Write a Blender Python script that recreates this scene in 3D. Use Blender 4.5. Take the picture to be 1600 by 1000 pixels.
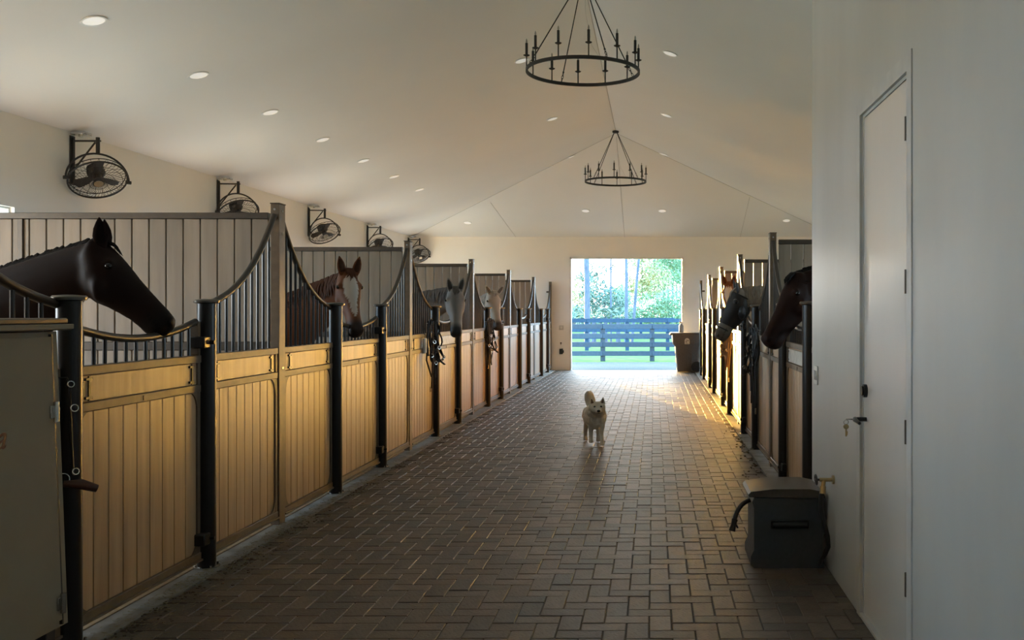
import bpy, bmesh, math, random
import numpy as np
from mathutils import Vector, Matrix, noise
random.seed(7)
V = Vector
PI = math.pi
SC = bpy.context.scene
C = SC.collection
for _o in list(bpy.data.objects):
    bpy.data.objects.remove(_o)

# ------------------------------------------------------------------ camera, world, lights, exposure
cd = bpy.data.cameras.new('camera')
cam = bpy.data.objects.new('camera', cd); C.objects.link(cam)
cam.location = (0, 0, 1.55)
cam.rotation_euler = (PI / 2, 0, 0)
cd.sensor_width = 36.0
cd.lens = 33.75
cd.shift_x = -222 / 1600
cd.shift_y = -13 / 1600
cd.clip_start = 0.05
cd.clip_end = 600
SC.camera = cam
SC.view_settings.view_transform = 'Standard'
SC.view_settings.look = 'None'
SC.view_settings.gamma = 1
SC.view_settings.use_curve_mapping = False
SC.view_settings.exposure = 0.92

SUN_AZ, SUN_EL = math.radians(14.5), math.radians(3.2)
sun_travel = V((math.sin(SUN_AZ), -math.cos(SUN_AZ), -math.tan(SUN_EL))).normalized()

w = bpy.data.worlds.new('world'); SC.world = w
w.use_nodes = True
nt = w.node_tree; nt.nodes.clear()
out = nt.nodes.new('ShaderNodeOutputWorld')
bg = nt.nodes.new('ShaderNodeBackground')
tc = nt.nodes.new('ShaderNodeTexCoord')
dot = nt.nodes.new('ShaderNodeVectorMath'); dot.operation = 'DOT_PRODUCT'
nt.links.new(tc.outputs['Generated'], dot.inputs[0])
dot.inputs[1].default_value = tuple(-sun_travel)
mx = nt.nodes.new('ShaderNodeMath'); mx.operation = 'MAXIMUM'; mx.inputs[1].default_value = 0
nt.links.new(dot.outputs['Value'], mx.inputs[0])
pw = nt.nodes.new('ShaderNodeMath'); pw.operation = 'POWER'; pw.inputs[1].default_value = 12
nt.links.new(mx.outputs[0], pw.inputs[0])
mixc = nt.nodes.new('ShaderNodeMix'); mixc.data_type = 'RGBA'
nt.links.new(pw.outputs[0], mixc.inputs[0])
mixc.inputs[6].default_value = (0.52, 0.78, 1.0, 1)
mixc.inputs[7].default_value = (1.1, 1.0, 0.86, 1)
nt.links.new(mixc.outputs[2], bg.inputs['Color'])
bg.inputs['Strength'].default_value = 7.2
nt.links.new(bg.outputs[0], out.inputs[0])

sl = bpy.data.lights.new('sun', 'SUN'); sl.energy = 60; sl.color = (1.0, 0.56, 0.11); sl.angle = 0.02
so = bpy.data.objects.new('sun', sl); C.objects.link(so)
so.rotation_euler = sun_travel.to_track_quat('-Z', 'Y').to_euler()

XL, XR, XRW, XLW, YF, YN = -2.743, 1.183, 4.87, -6.43, 25.4, -2.5
SL = [3.28, 7.0, 10.71, 14.42, 18.12, 21.83]        # left stalls start here
SR = [5.92, 9.6, 13.25, 16.93, 20.6]
WIN_L = [-0.42] + SL
FILL_WIN_R = [5.92, 9.6, 13.25, 16.93, 20.6]  # unseen windows added to hold the warm fill lamps


def area(name, loc, direction, sx, sy, power, col):
    l = bpy.data.lights.new(name, 'AREA'); l.shape = 'RECTANGLE'; l.size = sx; l.size_y = sy
    l.energy = power; l.color = col
    o = bpy.data.objects.new(name, l); C.objects.link(o); o.location = loc
    o.rotation_euler = V(direction).to_track_quat('-Z', 'Z').to_euler()
    return o


# daylight by the left stall windows; right-wall windows and lamps are added warm fill
for k, s in enumerate(WIN_L):
    area('window_daylight', (XLW - 0.05, s + 1.85, 1.90), (1, 0, 0.12 if k == 1 else 0.65), 1.52, 1.34, (11, 46, 17, 14, 14, 14, 16)[k], (1.0, 0.93, 0.84) if k == 1 else (0.86, 0.93, 1.0))
for k, s in enumerate(FILL_WIN_R):
    area('window_daylight', (XRW + 0.05, s + 1.85, 1.87), (-1, -0.1, 0.05), 1.5, 1.25, (10, 8, 6, 6, 6)[k], (1.0, 0.80, 0.55))  # added warm fill aimed across at the left stall fronts


# ------------------------------------------------------------------ materials
def mat(name, col, rough=0.6, metal=0.0, col2=None, nscale=6.0, stretch=(1, 1, 1), rnd=0.0, bump=0.0, spec=0.5,
        attr=False, detail=4.0, bscale=None, emit=0.0):
    m = bpy.data.materials.new(name); m.use_nodes = True
    n = m.node_tree.nodes; L = m.node_tree.links
    b = n['Principled BSDF']
    b.inputs['Roughness'].default_value = rough
    b.inputs['Metallic'].default_value = metal
    b.inputs['Specular IOR Level'].default_value = spec
    t = n.new('ShaderNodeTexCoord')
    mp = n.new('ShaderNodeMapping'); mp.inputs['Scale'].default_value = stretch
    L.new(t.outputs['Object'], mp.inputs['Vector'])
    oi = n.new('ShaderNodeObjectInfo')
    if rnd:
        cmb = n.new('ShaderNodeVectorMath'); cmb.operation = 'MULTIPLY_ADD'
        L.new(oi.outputs['Random'], cmb.inputs[0]); cmb.inputs[1].default_value = (37, 23, 11)
        L.new(t.outputs['Object'], cmb.inputs[2]); L.new(cmb.outputs[0], mp.inputs['Vector'])
    nz = n.new('ShaderNodeTexNoise'); nz.inputs['Scale'].default_value = nscale; nz.inputs['Detail'].default_value = detail
    L.new(mp.outputs[0], nz.inputs['Vector'])
    mix = n.new('ShaderNodeMix'); mix.data_type = 'RGBA'
    c2 = col2 or tuple(c * 0.8 for c in col)
    cr = n.new('ShaderNodeMapRange'); cr.inputs[1].default_value = 0.3; cr.inputs[2].default_value = 0.7
    L.new(nz.outputs['Fac'], cr.inputs[0]); L.new(cr.outputs[0], mix.inputs[0])
    mix.inputs[6].default_value = (*col, 1); mix.inputs[7].default_value = (*c2, 1)
    last = mix.outputs[2]
    if attr:
        at = n.new('ShaderNodeAttribute'); at.attribute_name = 'Col'
        mu = n.new('ShaderNodeMix'); mu.data_type = 'RGBA'; mu.blend_type = 'MULTIPLY'; mu.inputs[0].default_value = 1
        L.new(last, mu.inputs[6]); L.new(at.outputs['Color'], mu.inputs[7]); last = mu.outputs[2]
    if rnd:
        hs = n.new('ShaderNodeHueSaturation')
        mr = n.new('ShaderNodeMapRange'); mr.inputs[3].default_value = 1 - rnd; mr.inputs[4].default_value = 1 + rnd
        L.new(oi.outputs['Random'], mr.inputs[0]); L.new(mr.outputs[0], hs.inputs['Value'])
        L.new(last, hs.inputs['Color']); last = hs.outputs[0]
    L.new(last, b.inputs['Base Color'])
    if bump:
        bp = n.new('ShaderNodeBump'); bp.inputs['Strength'].default_value = bump; bp.inputs['Distance'].default_value = 0.01
        if bscale:
            n2 = n.new('ShaderNodeTexNoise'); n2.inputs['Scale'].default_value = bscale; n2.inputs['Detail'].default_value = 5
            L.new(mp.outputs[0], n2.inputs['Vector']); L.new(n2.outputs['Fac'], bp.inputs['Height'])
        else:
            L.new(nz.outputs['Fac'], bp.inputs['Height'])
        L.new(bp.outputs[0], b.inputs['Normal'])
    if emit:
        b.inputs['Emission Color'].default_value = (*col, 1); b.inputs['Emission Strength'].default_value = emit
    return m


M = {}
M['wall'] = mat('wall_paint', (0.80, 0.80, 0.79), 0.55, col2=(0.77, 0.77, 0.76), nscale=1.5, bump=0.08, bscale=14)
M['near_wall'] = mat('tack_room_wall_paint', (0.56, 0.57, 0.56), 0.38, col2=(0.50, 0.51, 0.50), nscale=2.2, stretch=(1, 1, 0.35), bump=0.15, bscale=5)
M['ceiling'] = mat('ceiling_paint', (0.76, 0.76, 0.75), 0.6, col2=(0.73, 0.73, 0.72), nscale=0.7, bump=0.10, bscale=3)
M['door'] = mat('door_enamel', (0.76, 0.75, 0.72), 0.16, nscale=2, col2=(0.73, 0.72, 0.69), spec=0.9, bump=0.2, bscale=2.5, stretch=(1, 1, 0.5))
M['trim'] = mat('trim_paint', (0.60, 0.61, 0.60), 0.4)
M['plank'] = mat('composite_plank', (0.57, 0.395, 0.235), 0.38, col2=(0.38, 0.255, 0.145), nscale=14, stretch=(1, 1, 0.07), rnd=0.12, bump=0.25, spec=0.6, detail=6)
M['plankp'] = mat('partition_plank', (0.32, 0.265, 0.21), 0.6, col2=(0.215, 0.175, 0.135), nscale=10, stretch=(1, 1, 0.12), rnd=0.12, bump=0.2, detail=6)  # base colour lowered to carry the dimness of the unlit stalls
M['frame'] = mat('bronze_powdercoat', (0.17, 0.125, 0.085), 0.45, 0.0, nscale=20, spec=0.35)
M['dark_frame'] = mat('dark_bronze', (0.075, 0.062, 0.050), 0.4, 0.3, nscale=20)
M['black'] = mat('black_metal', (0.016, 0.014, 0.013), 0.34, 0.0, spec=0.35)
M['bar'] = mat('grille_bar_metal', (0.040, 0.038, 0.036), 0.30, 0.5)
M['matte_black'] = mat('matte_black_iron', (0.015, 0.014, 0.013), 0.6)
M['cap'] = mat('post_cap_metal', (0.22, 0.21, 0.19), 0.28, 1.0)
M['silver'] = mat('nickel', (0.62, 0.61, 0.58), 0.25, 1.0)
M['brass'] = mat('brass', (0.55, 0.42, 0.22), 0.3, 1.0)
M['paver'] = mat('clay_paver', (0.98, 0.93, 0.87), 0.50, col2=(0.70, 0.66, 0.62), nscale=18, attr=True, bump=0.35, bscale=60, spec=0.5, detail=6)
M['joint'] = mat('joint_sand', (0.12, 0.105, 0.085), 0.9, nscale=30, col2=(0.15, 0.13, 0.105))
M['concrete'] = mat('curb_concrete', (0.30, 0.29, 0.27), 0.8, nscale=7, col2=(0.17, 0.155, 0.135), bump=0.3)
M['bedding'] = mat('stall_shavings', (0.36, 0.27, 0.17), 0.95, nscale=25, col2=(0.22, 0.16, 0.10), bump=0.5)
M['straw'] = mat('straw_bits', (0.30, 0.25, 0.15), 0.7, rnd=0.0)
M['dirt'] = mat('debris_dirt', (0.07, 0.055, 0.035), 0.95, nscale=30, col2=(0.11, 0.085, 0.055))
M['white_plastic'] = mat('white_plastic', (0.8, 0.8, 0.78), 0.35)
M['lamp'] = mat('recessed_diffuser', (1.0, 0.97, 0.92), 0.4, emit=0.16)
M['box_grey'] = mat('blue_grey_plastic', (0.040, 0.050, 0.058), 0.45, nscale=40, col2=(0.05, 0.06, 0.07), bump=0.1)
M['lid_grey'] = mat('taupe_plastic_lid', (0.085, 0.078, 0.068), 0.4, nscale=40)
M['rubber'] = mat('black_rubber', (0.018, 0.018, 0.018), 0.45)
M['bin'] = mat('bin_plastic', (0.15, 0.14, 0.13), 0.42, nscale=30)
M['locker'] = mat('olive_beige_enamel', (0.30, 0.275, 0.215), 0.7, nscale=5, col2=(0.28, 0.255, 0.20), spec=0.2)
M['red_paint'] = mat('dark_red_lettering', (0.10, 0.015, 0.012), 0.5)
M['leather'] = mat('brown_leather', (0.07, 0.025, 0.016), 0.45)
M['strap'] = mat('black_strap', (0.016, 0.015, 0.015), 0.5)
M['tan_strap'] = mat('tan_leather_strap', (0.16, 0.10, 0.045), 0.5)
M['wire'] = mat('fan_wire_black', (0.018, 0.016, 0.015), 0.5)
M['blade'] = mat('fan_blade', (0.035, 0.030, 0.027), 0.5)
M['grass'] = mat('lawn_grass', (0.085, 0.15, 0.068), 0.9, nscale=3, col2=(0.052, 0.105, 0.05), bump=0.5, spec=0.0)
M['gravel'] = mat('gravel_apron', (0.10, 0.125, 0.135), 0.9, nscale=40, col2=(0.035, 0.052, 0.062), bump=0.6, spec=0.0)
M['fence'] = mat('black_fence_board', (0.016, 0.046, 0.092), 0.6, nscale=12, col2=(0.012, 0.036, 0.075), rnd=0.15, spec=0.1)  # black boards; the blue haze over them is mixed into this colour
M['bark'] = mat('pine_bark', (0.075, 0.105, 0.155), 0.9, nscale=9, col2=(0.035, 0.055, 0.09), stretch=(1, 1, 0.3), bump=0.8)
M['leaf_green'] = mat('leaf_green', (0.08, 0.19, 0.10), 0.6, nscale=1.2, col2=(0.11, 0.22, 0.13))
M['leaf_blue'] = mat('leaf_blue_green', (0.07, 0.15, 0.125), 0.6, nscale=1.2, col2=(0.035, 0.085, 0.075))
M['leaf_yellow'] = mat('leaf_yellow', (0.26, 0.26, 0.11), 0.6, nscale=1.2, col2=(0.13, 0.22, 0.12))
M['roof_blue'] = mat('house_roof', (0.20, 0.42, 0.52), 0.6)
M['house'] = mat('house_wall', (0.5, 0.62, 0.6), 0.7)
M['eye'] = mat('horse_eye', (0.01, 0.008, 0.007), 0.08)
M['mask'] = mat('fly_mask_mesh', (0.018, 0.018, 0.020), 0.55, nscale=60, bump=0.2)
M['dog_fur'] = mat('dog_fur', (0.80, 0.76, 0.68), 0.85, nscale=40, col2=(0.70, 0.65, 0.57), bump=0.6)
M['pink'] = mat('ear_inner', (0.22, 0.13, 0.10), 0.8)


# ------------------------------------------------------------------ helpers
class MB:
    def __init__(self): self.bm = bmesh.new()

    def box(self, c, s, rot=None, bevel=0.0):
        m = Matrix.Translation(V(c))
        if rot is not None: m = m @ rot.to_4x4()
        m = m @ Matrix.Diagonal((s[0], s[1], s[2], 1))
        r = bmesh.ops.create_cube(self.bm, size=1, matrix=m)
        if bevel:
            es = {e for v in r['verts'] for e in v.link_edges}
            bmesh.ops.bevel(self.bm, geom=list(es), offset=bevel, segments=1, affect='EDGES', profile=0.5)
        return self

    def b2(self, lo, hi, bevel=0.0):
        lo = V(lo); hi = V(hi)
        return self.box((lo + hi) / 2, (abs(hi.x - lo.x), abs(hi.y - lo.y), abs(hi.z - lo.z)), None, bevel)

    def tube(self, pts, r, n=8, closed=False, flat=1.0, cap=True):
        pts = [V(p) for p in pts]; N = len(pts)
        rs = r if isinstance(r, (list, tuple)) else [r] * N
        rings = []; prev = None
        for i, p in enumerate(pts):
            if closed: t = pts[(i + 1) % N] - pts[i - 1]
            else: t = pts[min(i + 1, N - 1)] - pts[max(i - 1, 0)]
            if t.length < 1e-9: t = V((0, 0, 1))
            t.normalize()
            if prev is None:
                u = t.cross(V((0, 0, 1)))
                if u.length < 0.1: u = t.cross(V((0, 1, 0)))
            else:
                u = prev - t * prev.dot(t)
            u.normalize(); prev = u; v2 = t.cross(u)
            rings.append([self.bm.verts.new(p + (u * math.cos(a) + v2 * math.sin(a) * flat) * rs[i])
                          for a in [2 * PI * k / n for k in range(n)]])
        for i in range(N if closed else N - 1):
            a, b = rings[i], rings[(i + 1) % N]
            for k in range(n):
                self.bm.faces.new((a[k], a[(k + 1) % n], b[(k + 1) % n], b[k]))
        if cap and not closed:
            self.bm.faces.new(list(reversed(rings[0]))); self.bm.faces.new(rings[-1])
        return self

    def cyl(self, a, b, r, n=12, r2=None):
        return self.tube([a, b], [r, r if r2 is None else r2], n)

    def ring(self, c, axis, R, r, n=20, m=6):
        ax = V(axis).normalized(); u = ax.orthogonal().normalized(); w_ = ax.cross(u)
        return self.tube([V(c) + (u * math.cos(a) + w_ * math.sin(a)) * R for a in [2 * PI * k / n for k in range(n)]], r, m, True)

    def lathe(self, prof, n=16, c=(0, 0, 0)):
        c = V(c); rings = []
        for (r, z) in prof:
            rings.append([self.bm.verts.new(c + V((r * math.cos(a), r * math.sin(a), z))) for a in [2 * PI * k / n for k in range(n)]])
        for a, b in zip(rings, rings[1:]):
            for k in range(n): self.bm.faces.new((a[k], a[(k + 1) % n], b[(k + 1) % n], b[k]))
        self.bm.faces.new(list(reversed(rings[0]))); self.bm.faces.new(rings[-1])
        return self

    def prism(self, poly, ext):
        ext = V(ext)
        a = [self.bm.verts.new(V(p)) for p in poly]; b = [self.bm.verts.new(V(p) + ext) for p in poly]
        n = len(a)
        self.bm.faces.new(a); self.bm.faces.new(list(reversed(b)))
        for k in range(n): self.bm.faces.new((a[k], b[k], b[(k + 1) % n], a[(k + 1) % n]))
        return self

    def sphere(self, c, s, seg=12, rot=None):
        m = Matrix.Translation(V(c))
        if rot is not None: m = m @ rot.to_4x4()
        m = m @ Matrix.Diagonal((s[0], s[1], s[2], 1))
        bmesh.ops.create_uvsphere(self.bm, u_segments=seg, v_segments=max(6, seg * 2 // 3), radius=1, matrix=m)
        return self

    def loft(self, secs, n=16, cap=True):
        """secs: (centre, lateral vec, dorsal vec, half width, half up, half down)"""
        rings = []
        for (c, la, do, a, up, dn) in secs:
            c = V(c); ring = []
            for k in range(n):
                t = 2 * PI * k / n
                sn = math.sin(t); cs = math.cos(t)
                ring.append(self.bm.verts.new(c + V(la) * (a * cs) + V(do) * ((up if sn > 0 else dn) * sn)))
            rings.append(ring)
        for a, b in zip(rings, rings[1:]):
            for k in range(n): self.bm.faces.new((a[k], a[(k + 1) % n], b[(k + 1) % n], b[k]))
        if cap:
            self.bm.faces.new(list(reversed(rings[0]))); self.bm.faces.new(rings[-1])
        return self

    def mesh(self, name, material=None, smooth=True):
        bmesh.ops.recalc_face_normals(self.bm, faces=self.bm.faces[:])
        me = bpy.data.meshes.new(name); self.bm.to_mesh(me); self.bm.free()
        if material: me.materials.append(material)
        if smooth and len(me.polygons):
            me.polygons.foreach_set('use_smooth', [True] * len(me.polygons))
            me.set_sharp_from_angle(angle=math.radians(38))
        return me

    def build(self, name, material, parent=None, loc=(0, 0, 0), smooth=True):
        return put(name, self.mesh(name, material, smooth), parent, loc)


def put(name, me, parent=None, loc=(0, 0, 0), rot=None, scale=None):
    o = bpy.data.objects.new(name, me); C.objects.link(o); o.location = loc
    if rot is not None: o.rotation_euler = rot
    if scale is not None: o.scale = scale
    if parent is not None: o.parent = parent
    return o


def thing(name, label, cat, loc=(0, 0, 0), group=None):
    o = bpy.data.objects.new(name, None); C.objects.link(o); o.location = loc
    o.empty_display_size = 0.1
    return tag(o, label, cat, group)


def tag(o, label, cat, group=None):
    o['label'] = label; o['category'] = cat
    if group: o['group'] = group
    return o


def struct(o):
    o['kind'] = 'structure'; return o


def dup(root, loc, label, rot=None, group=None):
    r = root.copy(); C.objects.link(r); r.location = loc; r['label'] = label
    if rot is not None: r.rotation_euler = rot
    if group: r['group'] = group
    for ch in list(root.children):
        c = ch.copy(); C.objects.link(c); c.parent = r
        for g in list(ch.children):
            d = g.copy(); C.objects.link(d); d.parent = c
    return r


def bez(p0, p1, p2, p3, n):
    p0, p1, p2, p3 = V(p0), V(p1), V(p2), V(p3)
    return [p0 * (1 - t) ** 3 + p1 * 3 * t * (1 - t) ** 2 + p2 * 3 * t * t * (1 - t) + p3 * t ** 3 for t in [i / (n - 1) for i in range(n)]]


# ------------------------------------------------------------------ setting: floor and pavers
XP0, XP1 = -2.60, 1.05
floor = struct(MB().b2((XLW - .2, YN - .2, -0.3), (XRW + .2, YF + .2, -0.007)).build('floor', M['joint']))
for side, x0, x1 in (('left', XLW, XP0 - .16), ('right', 1.2, XRW)):
    y0 = YN if side == 'left' else 6.40
    o = struct(MB().b2((x0, y0, -0.012), (x1, YF, 0.012)).build('floor_stalls_' + side, M['bedding']))
MB().b2((XP0 - .16, YN, -0.012), (XP0 - 0.003, YF, 0.008), 0.003).build('concrete_curb', M['concrete'], floor)
MB().b2((XP1 + .003, 6.385, -0.012), (1.2, YF, 0.008), 0.003).build('concrete_curb', M['concrete'], floor)
BW = 0.112; BL = 2 * BW
pal = [(0.115, 0.088, 0.070), (0.135, 0.105, 0.085), (0.100, 0.080, 0.066), (0.155, 0.122, 0.098), (0.090, 0.078, 0.070),
       (0.125, 0.090, 0.068), (0.145, 0.115, 0.092), (0.110, 0.092, 0.080), (0.130, 0.098, 0.076), (0.160, 0.130, 0.108), (0.085, 0.068, 0.056)]


def brick_mesh(ci):
    m = MB()
    m.box((0, 0, -0.02), (BL - 0.004, BW - 0.004, 0.04))
    top = [e for e in m.bm.edges if all(v.co.z > -0.001 for v in e.verts)]
    bmesh.ops.bevel(m.bm, geom=top, offset=0.0035, segments=1, affect='EDGES')
    me = m.mesh('brick', M['paver'])
    ca = me.color_attributes.new('Col', 'FLOAT_COLOR', 'POINT')
    for d in ca.data: d.color = (*pal[ci], 1)
    return me


bm_var = [brick_mesh(i) for i in range(len(pal))]
cells = []
nx = int((XP1 - XP0) / BW) + 3; ny = int((YF - YN) / BW) + 3
for i in range(-2, nx):
    for j in range(-2, ny):
        k = (i - j) % 4
        x = XP0 + i * BW; y = YN + j * BW
        if k == 0: c = (x + BW, y + BW / 2, 0)
        elif k == 3: c = (x + BW / 2, y + BW, 1)
        else: continue
        hx = BW if c[2] == 0 else BW / 2
        hy = BW / 2 if c[2] == 0 else BW
        if c[0] - hx < XP0 - 0.07 or c[0] + hx > XP1 + 0.07 or c[1] - hy < YN or c[1] + hy > YF + 0.15: continue
        # trim the border bricks to the edge
        lo = max(c[0] - hx, XP0); hi = min(c[0] + hx, XP1)
        if hi - lo < 0.03: continue
        cells.append(((lo + hi) / 2, c[1], c[2], (hi - lo) / (2 * hx)))


def inview(c):
    if c[1] < 4.4: return False
    px = 1022 + 1500 * c[0] / c[1]; py = 487 + 1500 * 1.55 / c[1]
    return 60 < px < 1340 and py < 1010


cells.sort(key=lambda c: (not inview(c), c[1]))
rest = []
for idx, c in enumerate(cells):
    z = random.uniform(-0.002, 0.002)
    if idx < 300:
        sc = (c[3], 1, 1) if c[2] == 0 else (1, c[3], 1)
        put('brick', bm_var[random.randrange(len(pal))], floor, (c[0], c[1], z),
            (random.uniform(-.006, .006), random.uniform(-.006, .006), 0 if c[2] == 0 else PI / 2), sc)
    else:
        rest.append((c, z))
base = bm_var[0]
bv = np.array([v.co[:] for v in base.vertices]); bf = [tuple(p.vertices) for p in base.polygons]
vs = []; fs = []; cols = []
for c, z in rest:
    p = bv.copy()
    if c[2] == 0: p[:, 0] *= c[3]
    else:
        p = p[:, [1, 0, 2]] * [1, 1, 1]; p[:, 0] *= c[3]
    tx, ty = random.uniform(-.007, .007), random.uniform(-.007, .007)
    p[:, 2] += p[:, 0] * tx + p[:, 1] * ty + z
    p[:, 0] += c[0]; p[:, 1] += c[1]
    o0 = len(vs) * len(bv)
    fl = bf if c[2] == 0 else [tuple(reversed(f)) for f in bf]
    fs += [tuple(q + o0 for q in f) for f in fl]
    vs.append(p); cols += [(*pal[random.randrange(len(pal))], 1)] * len(bv)
me = bpy.data.meshes.new('paving_rest'); me.from_pydata(np.concatenate(vs).tolist(), [], fs)
ca = me.color_attributes.new('Col', 'FLOAT_COLOR', 'POINT'); ca.data.foreach_set('color', np.array(cols).ravel())
me.materials.append(M['paver'])
o = put('brick_paving', me, floor); o['kind'] = 'stuff'
# one pale swept line of mortar on a brick near the hose box

# ------------------------------------------------------------------ setting: walls and ceiling
EZ, RX, RZ, SLP = 3.53, -0.78, 5.225, 0.3
HY = YF - (RX - XLW)
m = MB()
T = 0.15


def ceil_poly(pts):
    m.prism(pts, (0, 0, T))


ceil_poly([(XLW - .05, YN, EZ - .015), (RX, YN, RZ), (RX, HY, RZ), (XLW - .05, YF + .05, EZ - .015)])
ceil_poly([(RX, YN, RZ), (XRW + .05, YN, EZ - .015), (XRW + .05, YF + .05, EZ - .015), (RX, HY, RZ)])
ceil_poly([(RX, HY, RZ), (XRW + .05, YF + .05, EZ - .015), (XLW - .05, YF + .05, EZ - .015)])
ceiling = struct(m.build('ceiling', M['ceiling'], smooth=False))
# hairline drywall joints in the hip face and along its edges
seam = MB()
for x in (-3.66, -0.78, 2.28):
    up = min(abs(x - XLW), abs(XRW - x)) * 0.97
    a = V((x, YF, EZ - .004)); b = V((x, YF - up, EZ + up * SLP - .004))
    if x == -3.66: b = a + (V((-3.95, YF - 2.2, EZ + 2.2 * SLP - .004)) - a)
    seam.tube([a, b], 0.004, 4)
seam.tube([(XLW, YF, EZ - .003), (RX, HY, RZ - .003)], 0.004, 4)
seam.tube([(XRW, YF, EZ - .003), (RX, HY, RZ - .003)], 0.004, 4)
seam.tube([(RX, YN, RZ - .003), (RX, HY, RZ - .003)], 0.004, 4)
seam.build('ceiling_seam', mat('seam_line', (0.45, 0.44, 0.42), 0.7), ceiling)


def side_wall(name, x0, x1, wins, ystart):
    m = MB()
    m.b2((x0, ystart, 0), (x1, YF, 1.2)); m.b2((x0, ystart, 2.60), (x1, YF, EZ))
    y = ystart
    for s in wins:
        if s + 1.05 > y: m.b2((x0, y, 1.2), (x1, s + 1.05, 2.60))
        y = s + 2.65
    m.b2((x0, y, 1.2), (x1, YF, 2.60))
    return struct(m.build(name, M['wall'], smooth=False))


side_wall('wall_left', XLW - .2, XLW, WIN_L, YN)
side_wall('wall_right', XRW, XRW + .2, FILL_WIN_R, 6.38)
wi = 1
for side, wins, x in (('l', WIN_L, XLW - .1), ('r', FILL_WIN_R, XRW + .1)):  # the right-wall frames belong to the added fill windows
    for s in wins:
        m = MB()
        for (a, b) in (((-.06, 0, 1.2), (.06, .03, 2.60)), ((-.06, 1.57, 1.2), (.06, 1.6, 2.60)), ((-.06, .03, 1.2), (.06, 1.57, 1.25)), ((-.06, .03, 2.58), (.06, 1.57, 2.60))):
            m.b2(a, b)
        o = struct(m.build('window_%d' % wi, M['trim'], None, (x, s + 1.05, 0))); wi += 1
OX0, OX1, OZ = -2.235, 0.779, 2.99
m = MB()
m.b2((XLW, YF, 0), (OX0, YF + .2, EZ)); m.b2((OX1, YF, 0), (XRW, YF + .2, EZ)); m.b2((OX0, YF, OZ), (OX1, YF + .2, EZ))
m.b2((XLW, YF, EZ), (XRW, YF + .2, EZ + .1))
wall_far = struct(m.build('wall_back', M['wall'], smooth=False))
m = MB()
for a, b in (((OX0, YF - .012, 0), (OX0 + .045, YF + .21, OZ)), ((OX1 - .045, YF - .012, 0), (OX1, YF + .21, OZ)), ((OX0, YF - .012, OZ - .04), (OX1, YF + .21, OZ))):
    m.b2(a, b)
struct(m.build('trim_1', mat('door_frame_white', (0.82, 0.82, 0.80), 0.4)))
# near end of the barn, behind the camera
m = MB()
m.prism([(XLW, YN, 0), (1.06, YN, 0), (1.06, YN, RZ - (1.06 - RX) * SLP), (RX, YN, RZ), (XLW, YN, EZ)], (0, -.2, 0))
struct(m.build('wall_front', M['wall'], smooth=False))
# tack room wall with its door
XT = 1.05; DY0, DY1, DZ = 3.97, 4.88, 2.55
ztop = RZ - (XT - RX) * SLP
m = MB()
m.b2((XT, YN, 0), (XT + .15, DY0, ztop - .06)); m.b2((XT, DY1, 0), (XT + .15, 6.38, ztop - .06)); m.b2((XT, DY0, DZ), (XT + .15, DY1, ztop - .06))
m.b2((XT, YN, ztop - .06), (XT + .05, 6.38, ztop))
m.prism([(XT + .15, 6.38, 0), (XRW, 6.38, 0), (XRW, 6.38, EZ), (XT + .15, 6.38, RZ - (XT + .15 - RX) * SLP)], (0, -.15, 0))
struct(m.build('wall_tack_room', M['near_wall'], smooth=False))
m = MB()
for a, b in (((XT - .006, DY0 - .07, 0), (XT + .01, DY0 + .004, DZ + .07)), ((XT - .006, DY1 - .004, 0), (XT + .01, DY1 + .07, DZ + .07)), ((XT - .006, DY0 + .004, DZ - .004), (XT + .01, DY1 - .004, DZ + .07)),
             ((XT + .01, DY0, 0), (XT + .15, DY0 + .02, DZ)), ((XT + .01, DY1 - .02, 0), (XT + .15, DY1, DZ)), ((XT + .01, DY0 + .02, DZ - .02), (XT + .15, DY1 - .02, DZ))):
    m.b2(a, b)
struct(m.build('trim_2', M['trim']))
struct(MB().b2((XT - .006, DY0 - .05, 0), (XT + .15, DY1 + .05, .022), .003).build('trim_3', M['trim']))
door = struct(MB().b2((XT + .012, DY0 + .023, .025), (XT + .056, DY1 - .023, DZ - .023), .002).build('door_1', M['door']))
for z in (2.31, 1.675, 1.05, .417):
    m = MB(); m.cyl((XT - .002, DY0 + .014, z - .05), (XT - .002, DY0 + .014, z + .05), .009, 8)
    m.b2((XT + .002, DY0 + .012, z - .05), (XT + .013, DY0 + .03, z + .05))
    m.build('hinge', M['dark_frame'], door)
m = MB()
m.cyl((XT + .03, 4.80, 1.154), (XT - .005, 4.80, 1.154), .033, 20); m.cyl((XT - .005, 4.80, 1.154), (XT - .014, 4.80, 1.154), .024, 20)
m.build('deadbolt', M['black'], door)
m = MB()
m.cyl((XT + .03, 4.80, 1.012), (XT + .016, 4.80, 1.012), .034, 20, .030); m.cyl((XT + .02, 4.80, 1.012), (XT - .045, 4.80, 1.012), .011, 12)
m.tube(bez((XT - .045, 4.80, 1.012), (XT - .055, 4.77, 1.013), (XT - .05, 4.72, 1.010), (XT - .046, 4.69, 1.004), 8), [.013, .013, .012, .011, .010, .009, .009, .008], 8)
m.build('door_handle', M['black'], door)
kt = thing('key', 'small key hanging from the black lever of the white tack room door', 'key', (XT - .062, 4.80, 1.012))
m = MB(); m.b2((-.028, -.002, -.003), (.016, .002, .003)); m.ring((-.028, 0, -.014), (0, 1, .3), .012, .0015, 14, 5); m.build('key_ring', M['silver'], kt)
m = MB(); m.sphere((-.028, 0, -.037), (.014, .002, .013), 12); m.b2((-.032, -.0015, -.085), (-.024, .0015, -.045)); m.b2((-.024, -.0015, -.078), (-.020, .0015, -.060)); m.build('key_blade', M['brass'], kt)

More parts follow.
